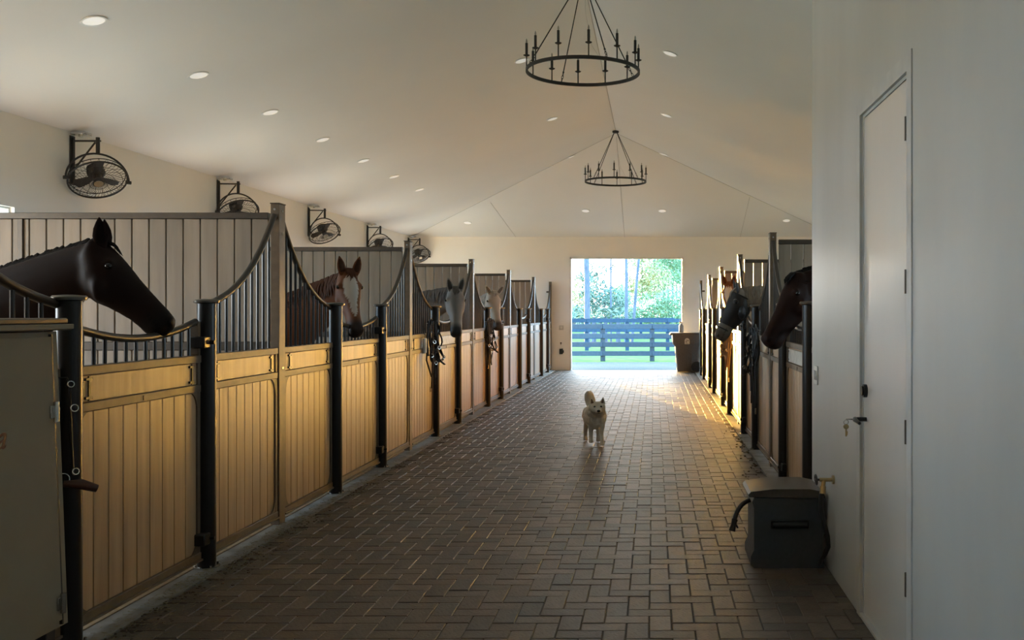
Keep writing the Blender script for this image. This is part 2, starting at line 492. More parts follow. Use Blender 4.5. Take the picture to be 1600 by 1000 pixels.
# light switch on the tack room wall
t = thing('light_switch', 'white light switch plate at the end of the tack room wall', 'switch', (XT, 6.20, 1.14))
MB().b2((-.008, -.06, -.06), (0, .06, .06), .002).build('cover_plate', M['white_plastic'], t)
for y in (-.028, .028): MB().b2((-.013, y - .014, -.03), (-.006, y + .014, .03), .001).build('rocker', M['trim'], t)

# ------------------------------------------------------------------ stall fronts
plank_me = {}


def plank_mesh(h, w_, matk, th=0.03):
    key = (round(h, 3), round(w_, 4), matk)
    if key not in plank_me:
        m = MB(); m.box((0, 0, 0), (th, w_, h), bevel=0.004)
        plank_me[key] = m.mesh('plank', M[matk])
    return plank_me[key]


bar_me = MB().cyl((0, 0, 0), (0, 0, 1), 0.0105, 8).mesh('bar', M['bar'])
Z0, Z1, Z2, Z3, Z4, Z5 = 0.055, 0.11, 1.07, 1.115, 1.245, 1.29
SW0, SW1 = 1.60, 2.25
TP_H, SP_H = 2.33, 1.625


def swoop(v):   # v 0 at the short post, 1 at the tall post
    return 1.585 + 0.20 * v + 0.46 * v ** 2.6


def section(root, sg, v0, v1, kind, bars_apart, name):
    """one panel of a stall front between v0 and v1; kind door / low_to_high / high_to_low"""
    m = MB()
    fr = lambda a, b, z0, z1, d=0.025: m.b2((-d, a, z0), (d, b, z1), 0.003)
    fr(v0, v1, Z0, Z1, .030); fr(v0, v1, Z2, Z3, .028); fr(v0, v1, Z4, Z5, .030)
    fr(v0, v0 + .035, Z1, Z2); fr(v1 - .035, v1, Z1, Z2); fr(v0, v0 + .035, Z3, Z4); fr(v1 - .035, v1, Z3, Z4)
    m.b2((sg * .030, v0, Z0 + .004), (sg * .040, v1, Z0 + .016))        # drip lip
    for (y, dy) in ((v0 + .035, 1), (v1 - .035, -1)):                   # curved corner gussets
        for (z, dz) in ((Z2, -1), (Z1, 1)):
            pts = [(0, 0)] + [(.085 * (1 - math.sin(a)) , .12 * (1 - math.cos(a))) for a in [PI / 2 * i / 5 for i in range(6)]]
            m.prism([(sg * .014, y + dy * p[0], z + dz * p[1]) for p in pts], (sg * .010, 0, 0))
    if kind == 'door':
        fr(v0, v0 + .03, Z5, 1.475); fr(v1 - .03, v1, Z5, 1.49)
    part = m.build(name, M['frame'], root)
    # upright planks
    n = max(1, round((v1 - v0 - .07) / .125)); pw_ = (v1 - v0 - .07) / n
    me_ = plank_mesh(Z2 - Z1, pw_ - .004, 'plank')
    for i in range(n):
        put('plank', me_, part, (0, v0 + .035 + (i + .5) * pw_, (Z1 + Z2) / 2))
    put('header_plank', plank_mesh(Z4 - Z3, v1 - v0 - .074, 'plank', .034), part, (0, (v0 + v1) / 2, (Z3 + Z4) / 2))
    for y, dy in ((v0 + .12, 1), (v1 - .10, -1)):
        m = MB()
        m.b2((sg * .018, y - .006, Z3 + .005), (sg * .024, y + .006, Z4 - .005))
        for z in (Z3 + .02, Z4 - .02): m.b2((sg * .017, y - .035, z - .006), (sg * .028, y + .02, z + .006))
        m.build('board_bracket', M['black'], part)
    # grille
    inner = v1 - v0
    if kind == 'door':
        f = lambda q: 1.478 + .012 * q - .30 * q * (1 - q)
        a, b = v0 + .015, v1 - .015
    elif kind == 'low_to_high':
        f = swoop; a, b = v0 - .02, v1
    else:
        f = lambda q: swoop(1 - q); a, b = v0, v1 + .02
    pts = [(0, a + (b - a) * q, f(q)) for q in [i / 20 for i in range(21)]]
    MB().tube(pts, 0.021, 10).build('top_rail', M['dark_frame'], part)
    nb = round(inner / .093); mm = MB()
    for i in range(1, nb):
        q = i / nb; y = v0 + inner * q; h = f(min(1, max(0, (y - a) / (b - a)))) - Z5 - .005
        if bars_apart: put('bar', bar_me, part, (0, y, Z5), None, (1, 1, h))
        else: mm.cyl((0, y, Z5), (0, y, Z5 + h), .0105, 6)
    if bars_apart: mm.bm.free()
    else:
        o = mm.build('grille_bars', M['bar'], part)
        o['kind'] = 'stuff'
    if kind == 'door':
        m = MB(); m.b2((sg * .028, v0 + .02, Z3 + .03), (sg * .034, v0 + .065, Z4 - .03), .002); m.build('latch_slot', M['black'], part)
        for z in (1.366, .19):
            m = MB(); m.b2((-.03, v1 - .06, z - .035), (sg * .075, v1 + .07, z + .035), .006)
            m.cyl((sg * .045, v1 + .045, z - .055), (sg * .045, v1 + .045, z + .055), .020, 10)
            m.cyl((sg * .06, v1 + .02, z), (sg * .10, v1 + .02, z), .012, 8)
            m.build('hinge', M['black'], part)
        m = MB()
        m.b2((sg * .03, v0 + .25 * inner - .02 + .3, Z2 + .010), (sg * .034, v0 + .25 * inner + .05 + .3, Z3 - .010)); m.build('small_plate', M['frame'], part)
    return part


def short_post(root, sg, v):
    x = sg * .035
    m = MB(); m.cyl((x, v, 0.012), (x, v, SP_H - .02), .055, 20)
    p = m.build('short_post', M['black'], root)
    MB().lathe([(.06, SP_H - .026), (.074, SP_H - .020), (.076, SP_H - .008), (.068, SP_H), (.02, SP_H + .003)], 20, (x, v, 0)).build('post_cap', M['cap'], p)
    m = MB(); m.lathe([(.075, .004), (.075, .014), (.058, .018)], 20, (x, v, 0))
    for a in (0.8, 2.4, 4.0, 5.5): m.cyl((x + .066 * math.cos(a), v + .066 * math.sin(a), .012), (x + .066 * math.cos(a), v + .066 * math.sin(a), .026), .007, 6)
    m.build('base_flange', M['silver'], p)


def tall_post(root, sg, v):
    m = MB(); m.b2((-.03, v - .06, 0.0), (.033, v + .055, TP_H), .003)
    p = m.build('tall_post', M['frame'], root)
    m = MB(); m.b2((-.034, v - .064, TP_H), (.037, v + .059, TP_H + .008), .002)
    m.build('post_top_plate', M['dark_frame'], p)
    for z in (2.28, 2.12, 1.14): MB().cyl((sg * .032, v, z), (sg * .037, v, z), .010, 8).build('bolt', M['silver'], p)
    MB().cyl((0, v - .059, 2.29), (0, v - .065, 2.29), .009, 8).build('bolt', M['silver'], p)


def stall(sg, s, end, xf, label, apart, short_last=False):
    root = thing('stall_front', label, 'stall front', (xf, s, 0), 'stall fronts lining the aisle')
    L = end - s
    tall_post(root, sg, 0)
    section(root, sg, .055, 1.11, 'high_to_low', apart, 'fixed_panel')
    short_post(root, sg, 1.165)
    section(root, sg, 1.225, 2.475, 'door', apart, 'sliding_door' if False else 'swing_door')
    short_post(root, sg, 2.53)
    section(root, sg, 2.585, L - .070, 'low_to_high', apart, 'fixed_panel')
    return root


NL = ["with the dark bay horse's head over its dipped door", "with the white-blazed chestnut head over its door",
      "with the grey horse's head over its door", "with the white horse's head over its door",
      "with an empty doorway just beyond the white horse", "with an empty doorway, the farthest on the white horse's side"]
NR = ["with the dark brown horse's head beside the tack room wall", "with the black-masked pale horse reaching out over its door",
      "with only the ears of a chestnut horse showing above", "with an empty doorway beyond the chestnut ears", "with an empty doorway next to the wheeled bin"]
ends_l = SL[1:] + [YF - .03]
for i, s in enumerate(SL):
    stall(1, s, ends_l[i], XL, 'tan plank stall front ' + NL[i], i < 3)
ends_r = SR[1:] + [24.28]
for i, s in enumerate(SR):
    if i == 0:
        root = thing('stall_front', 'tan plank stall front ' + NR[0], 'stall front', (XR, s, 0), 'stall fronts lining the aisle')
        short_post(root, -1, 1.165)
        section(root, -1, 1.225, 2.475, 'door', True, 'swing_door'); short_post(root, -1, 2.53)
        section(root, -1, 2.585, ends_r[0] - s - .070, 'low_to_high', True, 'fixed_panel')
        section(root, -1, .50, 1.11, 'high_to_low', True, 'fixed_panel')
    else:
        stall(-1, s, ends_r[i], XR, 'tan plank stall front ' + NR[i], i < 2)
for (sg, x, y, lab) in ((1, XL, YF - .062, 'dark bronze end post of the stalls beside the far wall outlets'), (-1, XR, 24.28, 'pale-lit bronze end post of the stalls beside the wheeled bin')):
    root = thing('end_post', lab, 'post', (x, y, 0))
    MB().b2((-.03, -.055, 0), (.033, .055, TP_H), .003).build('post_body', M['frame'], root)
    MB().b2((-.034, -.059, TP_H), (.037, .059, TP_H + .008), .002).build('post_top_plate', M['dark_frame'], root)
    MB().b2((.0, -.02, 2.05), (sg * -.10, .02, 2.09), .002).build('wall_tab', M['dark_frame'], root)

pw_m = plank_mesh(2.225 - 1.33, .1175, 'plankp', .035)
pl_m = plank_mesh(1.27 - .06, .1175, 'plankp', .035)


def partition(x0, x1, y, label, xpost):
    root = thing('stall_partition', label, 'partition', (x0, y, 0), 'plank partitions between the stalls')
    L = x1 - x0
    sgn = 1 if L > 0 else -1; L = abs(L)
    MB().b2((0, -.03, 2.225), (sgn * L, .03, 2.27), .003).build('top_rail', M['dark_frame'], root)
    MB().b2((0, -.028, 1.27), (sgn * L, .028, 1.33), .003).build('middle_rail', M['dark_frame'], root)
    MB().b2((0, -.028, 0.012), (sgn * L, .028, .06), .003).build('bottom_rail', M['dark_frame'], root)
    MB().b2((sgn * xpost - .018, -.032, 0.012), (sgn * xpost + .018, .032, 2.225), .003).build('middle_post', M['dark_frame'], root)
    n = int(L / .1215)
    w_ = L / n
    for me_, z in ((pw_m, 1.7775), (pl_m, .665)):
        for i in range(n):
            put('plank', me_, root, (sgn * (i + .5) * w_, 0, z), (0, 0, PI / 2))
    return root


PL = ["behind the dark bay horse, nearest and largest", "behind the white-blazed chestnut horse", "behind the grey horse's ears", "behind the white horse's ears", "beyond the first empty stall door"]
for i, s in enumerate(SL[1:]): partition(XL - .06, XLW + .02, s, 'weathered vertical plank partition ' + PL[i], 1.80)
partition(XL - .06, XLW + .02, SL[0], 'weathered plank partition beside the olive tack locker', 1.80)
PR = ["behind the dark brown horse's neck", "behind the black-masked horse's pale neck", "behind the chestnut ears past the masked horse", "nearest the wheeled bin"]
for i, s in enumerate(SR[1:]): partition(XR + .06, XRW - .02, s, 'dark vertical plank partition ' + PR[i], 1.80)

# ------------------------------------------------------------------ horses
def horse(label, P, hd, N, bd, coat, coat2, hl=.58, blaze=None, muzzle=None, mane=None, mane_side=1, halter=None, mask=False, neck_ctrl=None,
          ear_out=.35, sub_col=None, neck_s=1.0, ear_back=0.0, depth_s=1.0, ws=1.10, ear_turn=0.0, head_col=None):
    P = V(P); hd = V(hd).normalized(); N = V(N); bd = V(bd).normalized()
    up = V((0, 0, 1))
    lat = hd.cross(up).normalized()
    dor = lat.cross(hd).normalized()
    if dor.dot(V((hd.x, hd.y, 0))) < 0: dor = -dor
    root = thing('horse', label, 'horse', (N.x, N.y, 0))
    base = V((N.x, N.y, 0))
    k = hl / .58
    HS = [(-.055, .055, .050, -.010), (-.02, .070, .150, .004), (.03, .080, .205, .014), (.09, .094, .255, .018), (.15, .100, .275, .016), (.22, .090, .262, .010),
          (.28, .072, .228, .004), (.34, .062, .206, .002), (.40, .056, .186, .000), (.46, .055, .178, .000), (.51, .060, .176, -.001), (.55, .059, .160, -.008), (.58, .049, .118, -.028), (.594, .024, .055, -.058)]
    secs = []
    hsec = lambda t, hw, dp, top: (P + hd * (t * k) + dor * ((top - dp * depth_s / 2) * k), lat, dor, hw * k * ws, dp * depth_s / 2 * k, dp * depth_s / 2 * k)
    for q in HS: secs.append(hsec(*q))
    m = MB(); m.loft(secs, 20)
    # jowls, eye ridges, nostril swellings
    for s_ in (-1, 1):
        m.sphere(P + hd * .19 * k + lat * (s_ * .050 * k * ws) - dor * (.165 * k), (.05 * k, .085 * k, .085 * k), 12)
        m.sphere(P + hd * .115 * k + lat * (s_ * .076 * k * ws) - dor * (.045 * k), (.030 * k, .036 * k, .030 * k), 10)
        m.sphere(P + hd * .545 * k + lat * (s_ * .038 * k) - dor * (.035 * k), (.026 * k, .028 * k, .030 * k), 10)
    # neck
    A = P + hd * .055 * k - dor * (.115 * k) + up * -.0
    ctrl = V(neck_ctrl) if neck_ctrl is not None else (A * .45 + N * .55) + up * .16
    nsec = []; crest = []
    for i in range(13):
        t = i / 12
        c = A * (1 - t) ** 2 + ctrl * 2 * t * (1 - t) + N * t * t
        tg = ((ctrl - A) * (1 - t) + (N - ctrl) * t).normalized()
        la = tg.cross(up)
        if la.length < .2: la = lat.copy()
        la.normalize()
        do = la.cross(tg).normalized()
        if do.z < 0: do = -do
        hgt = (.115 + .20 * t ** 1.15) * neck_s; wd = .068 + .12 * t ** 1.2
        nsec.append((c, la, do, wd, hgt, hgt)); crest.append((c + do * hgt, la, do, tg))
    m.loft(nsec, 18)
    # trunk
    bl = bd.cross(up).normalized()
    TS = [(-.16, .10, .10, .12, 1.20), (-.08, .19, .24, .26, 1.18), (.10, .25, .37, .36, 1.18), (.30, .29, .36, .36, 1.18), (.60, .32, .31, .36, 1.20), (.90, .31, .33, .28, 1.22),
          (1.12, .29, .35, .22, 1.22), (1.32, .24, .30, .24, 1.20), (1.44, .14, .18, .22, 1.18), (1.48, .05, .08, .1, 1.18)]
    T0 = V((N.x, N.y, 0))
    m.loft([(T0 + bd * t + up * z, bl, up, a, u, d) for (t, a, u, d, z) in TS], 20)
    for sd in (-1, 1):
        f = T0 + bd * .06 + bl * (sd * .15); h = T0 + bd * 1.22 + bl * (sd * .15)
        legf = [(f + up * 1.10, .13), (f + up * .85, .095), (f + up * .62, .066), (f + up * .52, .058), (f + up * .45, .046), (f + up * .28, .034), (f + up * .17, .040), (f - bd * .03 + up * .09, .040), (f - bd * .05 + up * .015, .062)]
        legh = [(h + up * 1.10, .20), (h - bd * .05 + up * .88, .15), (h + bd * .04 + up * .68, .085), (h + bd * .12 + up * .53, .060), (h + bd * .10 + up * .42, .045), (h + bd * .08 + up * .25, .036), (h + bd * .07 + up * .17, .042), (h + bd * .04 + up * .09, .042), (h + bd * .02 + up * .015, .062)]
        for lg in (legf, legh):
            m.loft([(p, bl, bd, r * .85, r, r) for p, r in lg], 12)
    bmesh.ops.recalc_face_normals(m.bm, faces=m.bm.faces[:])
    me_ = bpy.data.meshes.new('tmp'); m.bm.to_mesh(me_); m.bm.free()
    tmp = bpy.data.objects.new('tmp', me_); C.objects.link(tmp)
    rm = tmp.modifiers.new('r', 'REMESH'); rm.mode = 'VOXEL'; rm.voxel_size = .0165
    sm = tmp.modifiers.new('s', 'SMOOTH'); sm.factor = .6; sm.iterations = 3
    dg = bpy.context.evaluated_depsgraph_get()
    body = bpy.data.meshes.new_from_object(tmp.evaluated_get(dg))
    bpy.data.objects.remove(tmp); bpy.data.meshes.remove(me_)
    body.name = 'body'
    nv = len(body.vertices)
    co = np.empty(nv * 3); body.vertices.foreach_get('co', co); co = co.reshape(-1, 3)
    rel = co - np.array(P)
    tt = rel @ np.array(hd) / k; ll = rel @ np.array(lat) / k; dd = rel @ np.array(dor) / k
    col = np.tile(np.array(coat), (nv, 1)).astype(float)
    bodymask = np.clip((co[:, 2] - .55) / .3, 0, 1)[:, None]
    legc = np.array(coat2)
    col = col * bodymask + legc * (1 - bodymask)
    inhead = (tt > -.06) & (np.abs(ll) < .14) & (dd < .06) & (dd > -.33) & (tt < .64)
    if head_col is not None: col[inhead] = head_col
    if blaze is not None:
        wv = np.interp(tt, [.03, .07, .13, .22, .32, .40, .45], [.0, .048, .068, .052, .030, .016, 0])
        wob = .004 * np.sin(tt * 37)
        bz = inhead & (dd > -.075) & (np.abs(ll - .008) < wv + wob)
        col[bz] = blaze
    if muzzle is not None:
        f = np.clip((tt - .43) / .07, 0, 1)[:, None] * inhead[:, None]
        col = col * (1 - f) + np.array(muzzle) * f
    for s_ in (-1, 1):       # nostril openings and mouth line
        cen = np.array([.553, s_ * .046, -.045])
        dist = np.sqrt((tt - cen[0]) ** 2 + (ll - cen[1]) ** 2 * .5 + (dd - cen[2]) ** 2 * 1.4)
        col[(dist < .018) & inhead] *= .25
    col[inhead & (tt > .44) & (np.abs(dd + .095) < .006)] *= .4
    ca_ = body.color_attributes.new('Col', 'FLOAT_COLOR', 'POINT')
    ca_.data.foreach_set('color', np.concatenate([col, np.ones((nv, 1))], 1).ravel())
    body.vertices.foreach_set('co', (co - np.array(base)).ravel())
    body.materials.clear(); body.materials.append(M['coat'])
    body.polygons.foreach_set('use_smooth', [True] * len(body.polygons))
    put('body', body, root)
    # ears
    for s_ in (-1, 1):
        e0 = P + hd * .02 + lat * (s_ * .052 * k) - dor * (.028 * k)
        ed = (-hd * .60 + dor * (.45 - ear_back) + up * (.75 - ear_back * .8) + lat * (s_ * ear_out)).normalized()
        fwd = (dor + hd * .3) * (1 - ear_turn) + lat * (s_ * ear_turn); fwd = (fwd - ed * fwd.dot(ed)).normalized(); el = ed.cross(fwd).normalized()
        m = MB()
        es = [(0, .026, .024), (.03, .034, .026), (.07, .038, .022), (.11, .032, .016), (.145, .018, .010), (.172, .003, .003)]
        m.loft([(e0 + ed * (a * k) - base, el, fwd, b * k, c * k * .35, c * k) for a, b, c in es], 12)
        ear = m.build('ear', None, root)
        ear.data.materials.append(M['mask'] if mask else mat_flat(tuple(coat)))
        m = MB()
        m.loft([(e0 + ed * (a * k) + fwd * (c * k * .30 + .002) - base, el, fwd, b * k * .62, .003, .002) for a, b, c in es[1:5]], 8)
        m.build('ear_hollow', mat_flat(tuple(x * .35 for x in coat)), ear)
    for s_ in (-1, 1):
        m = MB(); m.sphere(P + hd * .125 * k + lat * (s_ * .094 * k * ws) - dor * (.056 * k) - base, (.018 * k, .020 * k, .018 * k), 12); m.build('eye', M['eye'], root)
    # mane and forelock: overlapping locks
    mc = mane if mane is not None else tuple(x * .4 for x in coat)
    rr = random.Random(int(abs(P.y) * 100)); m = MB()
    for i in range(12):
        for j in range(5):
            f = (i + j / 5) / 12
            a = int(f * 12); a = min(a, 11); fr = f * 12 - a
            c = crest[a][0].lerp(crest[a + 1][0], fr); la, do, tg = crest[a][1], crest[a][2], crest[a][3]
            sd = la * mane_side; ln = rr.uniform(.13, .22)
            c0 = c - do * .012 - sd * .01
            p1 = c + do * rr.uniform(.006, .02) + sd * .02; p2 = c + sd * (.075 + .05 * f) - do * ln * .45 + tg * rr.uniform(-.02, .03); p3 = c + sd * (.085 + .09 * f) - do * ln * 1.0 + tg * rr.uniform(-.02, .04)
            m.tube([c0 - base, p1 - base, p2 - base, p3 - base], [.016, .022, .018, .003], 5, False, .5)
    for j in range(7):
        c = P + dor * .005 + lat * ((j - 3) * .010)
        m.tube([c - hd * .03 - base, c + dor * .022 + hd * .03 - base, c + dor * .024 + hd * .05 + lat * rr.uniform(-.02, .02) - base, c + dor * .016 + hd * rr.uniform(.06, .11) + lat * rr.uniform(-.025, .025) - base], [.014, .015, .010, .002], 5, False, .6)
    m.build('mane', mat_flat(mc), root)
    # tail
    m = MB(); tr = T0 + bd * 1.47 + up * 1.28 - base
    m.tube([tr - bd * .04, tr + bd * .07 - up * .08, tr + bd * .10 - up * .4, tr + bd * .09 - up * .8], [.03, .05, .075, .02], 10); m.build('tail', mat_flat(mc), root)
    if mask:
        m = MB()
        ms = [hsec(t, hw + .008, dp + .02, top + .010) for (t, hw, dp, top) in HS if -.01 < t < .45]
        m.loft(ms, 20, cap=False)
        for s_ in (-1, 1):
            m.sphere(P + hd * .12 * k + lat * (s_ * .080 * k) - dor * (.055 * k) - V((0, 0, 0)), (.038 * k, .044 * k, .036 * k), 12)
            m.sphere(P + hd * .19 * k + lat * (s_ * .054 * k) - dor * (.165 * k), (.054 * k, .092 * k, .092 * k), 12)
        bmesh.ops.translate(m.bm, verts=m.bm.verts[:], vec=-base)
        m.build('fly_mask', M['mask'], root)
        m = MB(); q = hsec(.455, .058, .158, .004)
        m.tube([q[0] + lat * (q[3] * math.cos(a)) + dor * (q[4] * math.sin(a)) - base for a in [2 * PI * i / 20 for i in range(20)]], .007, 6, True)
        q = hsec(.03, .094, .245, .026)
        m.tube([q[0] + lat * (q[3] * math.cos(a)) + dor * (q[4] * math.sin(a)) - base for a in [2 * PI * i / 20 for i in range(20)]], .008, 6, True)
        m.build('mask_binding', M['strap'], root)
    return root


M['coat'] = mat('horse_coat', (1, 1, 1), 0.6, col2=(0.85, 0.85, 0.85), nscale=5, attr=True, spec=0.15, bump=0.05, bscale=60)
_flat = {}


def mat_flat(c):
    c = tuple(round(x, 4) for x in c)
    if c not in _flat: _flat[c] = mat('hair', c, 0.65, nscale=30, spec=0.12)
    return _flat[c]


horse('dark bay horse in profile looking over the nearest stall door', (-3.005, 5.25, 1.925), (.60, .20, -.73), (-3.98, 5.30, 1.27), (-1, 0, 0),
      (.014, .0055, .004), (.007, .005, .004), hl=.57, neck_s=1.12, ear_turn=.95, ear_out=.10, mane=(.008, .006, .006), mane_side=1, neck_ctrl=(-3.42, 5.27, 1.64), muzzle=(.010, .007, .006))
horse('chestnut horse with a broad white blaze facing down the aisle over its door', (-2.785, 8.78, 1.915), (.26, -.36, -.90), (-3.62, 9.10, 1.32), (-1, .1, 0),
      (.15, .055, .022), (.07, .028, .012), hl=.60, blaze=(.55, .50, .45), mane=(.07, .026, .012), mane_side=-1, neck_ctrl=(-3.05, 9.12, 1.66), muzzle=(.035, .022, .018))
horse('grey horse with dark muzzle resting over its stall door', (-2.575, 12.45, 1.845), (.10, -.37, -.89), (-3.55, 12.75, 1.34), (-1, .1, 0),
      (.23, .215, .20), (.09, .085, .08), hl=.62, mane=(.12, .11, .105), mane_side=-1, ws=1.2, neck_ctrl=(-2.95, 12.80, 1.66), muzzle=(.04, .038, .038))
horse('white horse with a dark nose looking out over the fourth stall door', (-2.70, 16.25, 1.875), (.20, -.28, -.93), (-3.50, 16.5, 1.28), (-1, .1, 0),
      (.42, .39, .35), (.2, .19, .18), hl=.63, mane=(.36, .34, .31), mane_side=-1, ws=1.22, neck_ctrl=(-2.95, 16.55, 1.58), muzzle=(.07, .06, .055), ear_out=1.1)
horse('dark brown horse lowering its head over the door beside the tack room wall', (1.13, 7.86, 1.84), (-.42, -.18, -.80), (2.15, 8.0, 1.36), (1, 0, 0),
      (.022, .0085, .006), (.010, .007, .006), hl=.60, mane=(.006, .005, .005), mane_side=-1, neck_ctrl=(1.58, 7.9, 1.84), neck_s=1.15, ear_back=1.2, ear_out=.15, depth_s=1.1)
horse('pale horse wearing a black fly mask, its head hanging over the door', (.955, 11.36, 1.80), (-.42, -.05, -.86), (1.95, 11.4, 1.33), (1, 0, 0),
      (.28, .25, .22), (.12, .10, .09), hl=.60, mask=True, mane=(.26, .24, .21), mane_side=1, neck_ctrl=(1.42, 11.38, 1.72), muzzle=(.16, .125, .10))
horse('chestnut horse whose sunlit ears show above the masked horse', (1.17, 15.0, 1.99), (-.05, -.45, -.85), (1.95, 15.15, 1.36), (1, .05, 0),
      (.22, .070, .022), (.12, .04, .015), hl=.58, mane=(.16, .055, .02), mane_side=1, neck_ctrl=(1.45, 15.2, 1.72), blaze=(.5, .45, .4))

# ------------------------------------------------------------------ dog
def dog():
    B = V((-.655, 11.05, 0)); root = thing('dog', 'fluffy white spitz dog walking down the brick aisle with tail raised', 'dog', B)
    root.rotation_euler = (0, 0, math.radians(11)); root.scale = (1.12, 1.0, 1.0)
    X, Y, Z = V((1, 0, 0)), V((0, 1, 0)), V((0, 0, 1))
    m = MB()
    m.loft([(V((0, y, z)), X, Z, a, u, d) for (y, z, a, u, d) in [(.04, .32, .060, .07, .09), (.09, .32, .100, .11, .14), (.17, .325, .122, .125, .150), (.30, .33, .122, .115, .140), (.42, .33, .112, .11, .12), (.50, .33, .09, .095, .11), (.55, .34, .04, .05, .06)]], 16)
    m.loft([(V((0, y, z)), X, V((0, .5, .86)), a, a, a) for (y, z, a) in [(.14, .36, .11), (.08, .40, .095), (.03, .43, .08)]], 14)     # ruffed neck
    m.loft([(V((0, y, z)), X, Z, a, u, d) for (y, z, a, u, d) in [(.06, .445, .06, .055, .055), (.03, .45, .084, .068, .074), (-.01, .45, .090, .068, .072), (-.045, .437, .070, .052, .056), (-.075, .42, .038, .030, .034), (-.11, .412, .029, .023, .028), (-.13, .410, .017, .015, .017)]], 14)
    legs = [((.052, .10), (.052, .02), .0), ((-.050, .11), (-.050, .13), .02), ((.055, .44), (.060, .40), .0), ((-.055, .44), (-.066, .52), .0)]
    for (a, b, lift) in legs:
        p = [(V((a[0], a[1], .32)), .052), (V((a[0], a[1] + (b[1] - a[1]) * .3, .23)), .036), (V((b[0], a[1] + (b[1] - a[1]) * .6 + .01, .14 + lift)), .025), (V((b[0], b[1], .06 + lift)), .021), (V((b[0], b[1] - .008, .022 + lift)), .026), (V((b[0], b[1] - .02, .006 + lift)), .024)]
        m.loft([(c, X, Y, r, r * 1.1, r * 1.1) for c, r in p], 10)
    me_ = m.mesh('tmp'); tmp = bpy.data.objects.new('tmp', me_); C.objects.link(tmp)
    rm = tmp.modifiers.new('r', 'REMESH'); rm.mode = 'VOXEL'; rm.voxel_size = .008
    sm = tmp.modifiers.new('s', 'SMOOTH'); sm.factor = .6; sm.iterations = 4
    body = bpy.data.meshes.new_from_object(tmp.evaluated_get(bpy.context.evaluated_depsgraph_get()))
    bpy.data.objects.remove(tmp)
    for v in body.vertices:
        q = v.co; n_ = noise.fractal(V((q.x * 26, q.y * 26, q.z * 12)), .6, 2, 3)
        amt = .007 if q.z > .2 and q.y > .0 else .0015
        v.co = q + v.normal * n_ * amt
    body.materials.clear(); body.materials.append(M['dog_fur'])
    body.polygons.foreach_set('use_smooth', [True] * len(body.polygons))
    put('body', body, root)
    m = MB()
    tp = bez((0, .52, .38), (0, .62, .45), (-.02, .60, .54), (-.035, .50, .585), 9)
    m.tube(tp, [.022, .036, .048, .055, .058, .056, .050, .036, .012], 12)
    for v in m.bm.verts:
        n_ = noise.noise(v.co * 60); v.co += V((n_, n_, n_)) * .008
    m.build('tail', M['dog_fur'], root)
    for s_ in (-1, 1):
        m = MB(); e0 = V((s_ * .050, -.005, .490))
        m.loft([(e0 + V((s_ * .012 * t, 0, .075 * t)), X, Y, .036 * (1 - t) + .002, .014 * (1 - t) + .001, .014 * (1 - t) + .001) for t in (0, .35, .7, 1)], 10)
        e = m.build('ear', M['dog_fur'], root)
        m = MB(); m.loft([(e0 + V((s_ * .012 * t, -.014 * (1 - t) - .001, .075 * t)), X, Y, .017 * (1 - t) + .001, .002, .002) for t in (.1, .4, .75)], 8); m.build('ear_hollow', M['pink'], e)
        MB().sphere((s_ * .033, -.058, .462), (.012, .009, .011), 10).build('eye', M['eye'], root)
    MB().sphere((0, -.132, .419), (.019, .013, .015), 10).build('nose', M['matte_black'], root)
    m = MB(); m.tube([(-.018, -.118, .398), (0, -.128, .394), (.018, -.118, .398)], .004, 6); m.build('mouth', M['matte_black'], root)
    return root


dog()

# ------------------------------------------------------------------ chandeliers
def chandelier(loc, label):
    root = thing('chandelier', label, 'chandelier', loc, 'wheel chandeliers on the ridge')
    R = .615; zr = -1.03
    rm = MB(); n = 64
    rings = []
    for k in range(n):
        a = 2 * PI * k / n; d = V((math.cos(a), math.sin(a), 0))
        rings.append([rm.bm.verts.new(d * (R + x) + V((0, 0, zr + z))) for x, z in ((-.010, -.018), (.010, -.018), (.010, .018), (-.010, .018))])
    for k in range(n):
        a, b = rings[k], rings[(k + 1) % n]
        for q in range(4): rm.bm.faces.new((a[q], a[(q + 1) % 4], b[(q + 1) % 4], b[q]))
    rm.build('ring', M['matte_black'], root)
    MB().lathe([(.066, -.01), (.066, -.034), (.05, -.045), (.02, -.05)], 24).build('canopy', M['matte_black'], root)
    for q in range(4):
        a = math.radians(28 + 90 * q); d = V((math.cos(a), math.sin(a), 0))
        top = d * .045 + V((0, 0, -.045)); bot = d * R + V((0, 0, zr + .02)); u = (bot - top).normalized()
        m = MB(); m.cyl(top, bot - u * .11, .0065, 8); m.sphere(bot - u * .11, (.011, .011, .011), 8); rod = m.build('rod', M['matte_black'], root)
        m = MB(); sd = V((-d.y, d.x, 0))
        for i, ax in enumerate((sd, u.cross(sd), sd)):
            cc = bot - u * (.018 + i * .034)
            oth = u.cross(ax).normalized()
            m.tube([cc + u * (.022 * math.cos(t)) + oth * (.011 * math.sin(t)) for t in [2 * PI * j / 12 for j in range(12)]], .0035, 5, True)
        m.build('chain_link', M['matte_black'], rod)
    for q in range(12):
        a = 2 * PI * (q + .32) / 12; c = V((math.cos(a) * R, math.sin(a) * R, zr))
        m = MB(); m.cyl(c + V((0, 0, .0)), c + V((0, 0, .145)), .007, 8); m.lathe([(.010, .138), (.034, .150), (.036, .156), (.012, .158)], 14, c)
        m.cyl(c + V((0, 0, .156)), c + V((0, 0, .285)), .0145, 12)
        arm = m.build('candle_arm', M['matte_black'], root)
        m = MB(); m.lathe([(.006, .285), (.010, .300), (.007, .320), (.001, .335)], 8, c); m.build('bulb', mat_bulb, arm)
    m = MB(); m.tube([(.02, 0, -.03), (.03, -.02, -.4), (.10, -.03, -.75), (.22, -.05, -.95)], .0018, 4); m.build('cord', M['trim'], root)
    return root


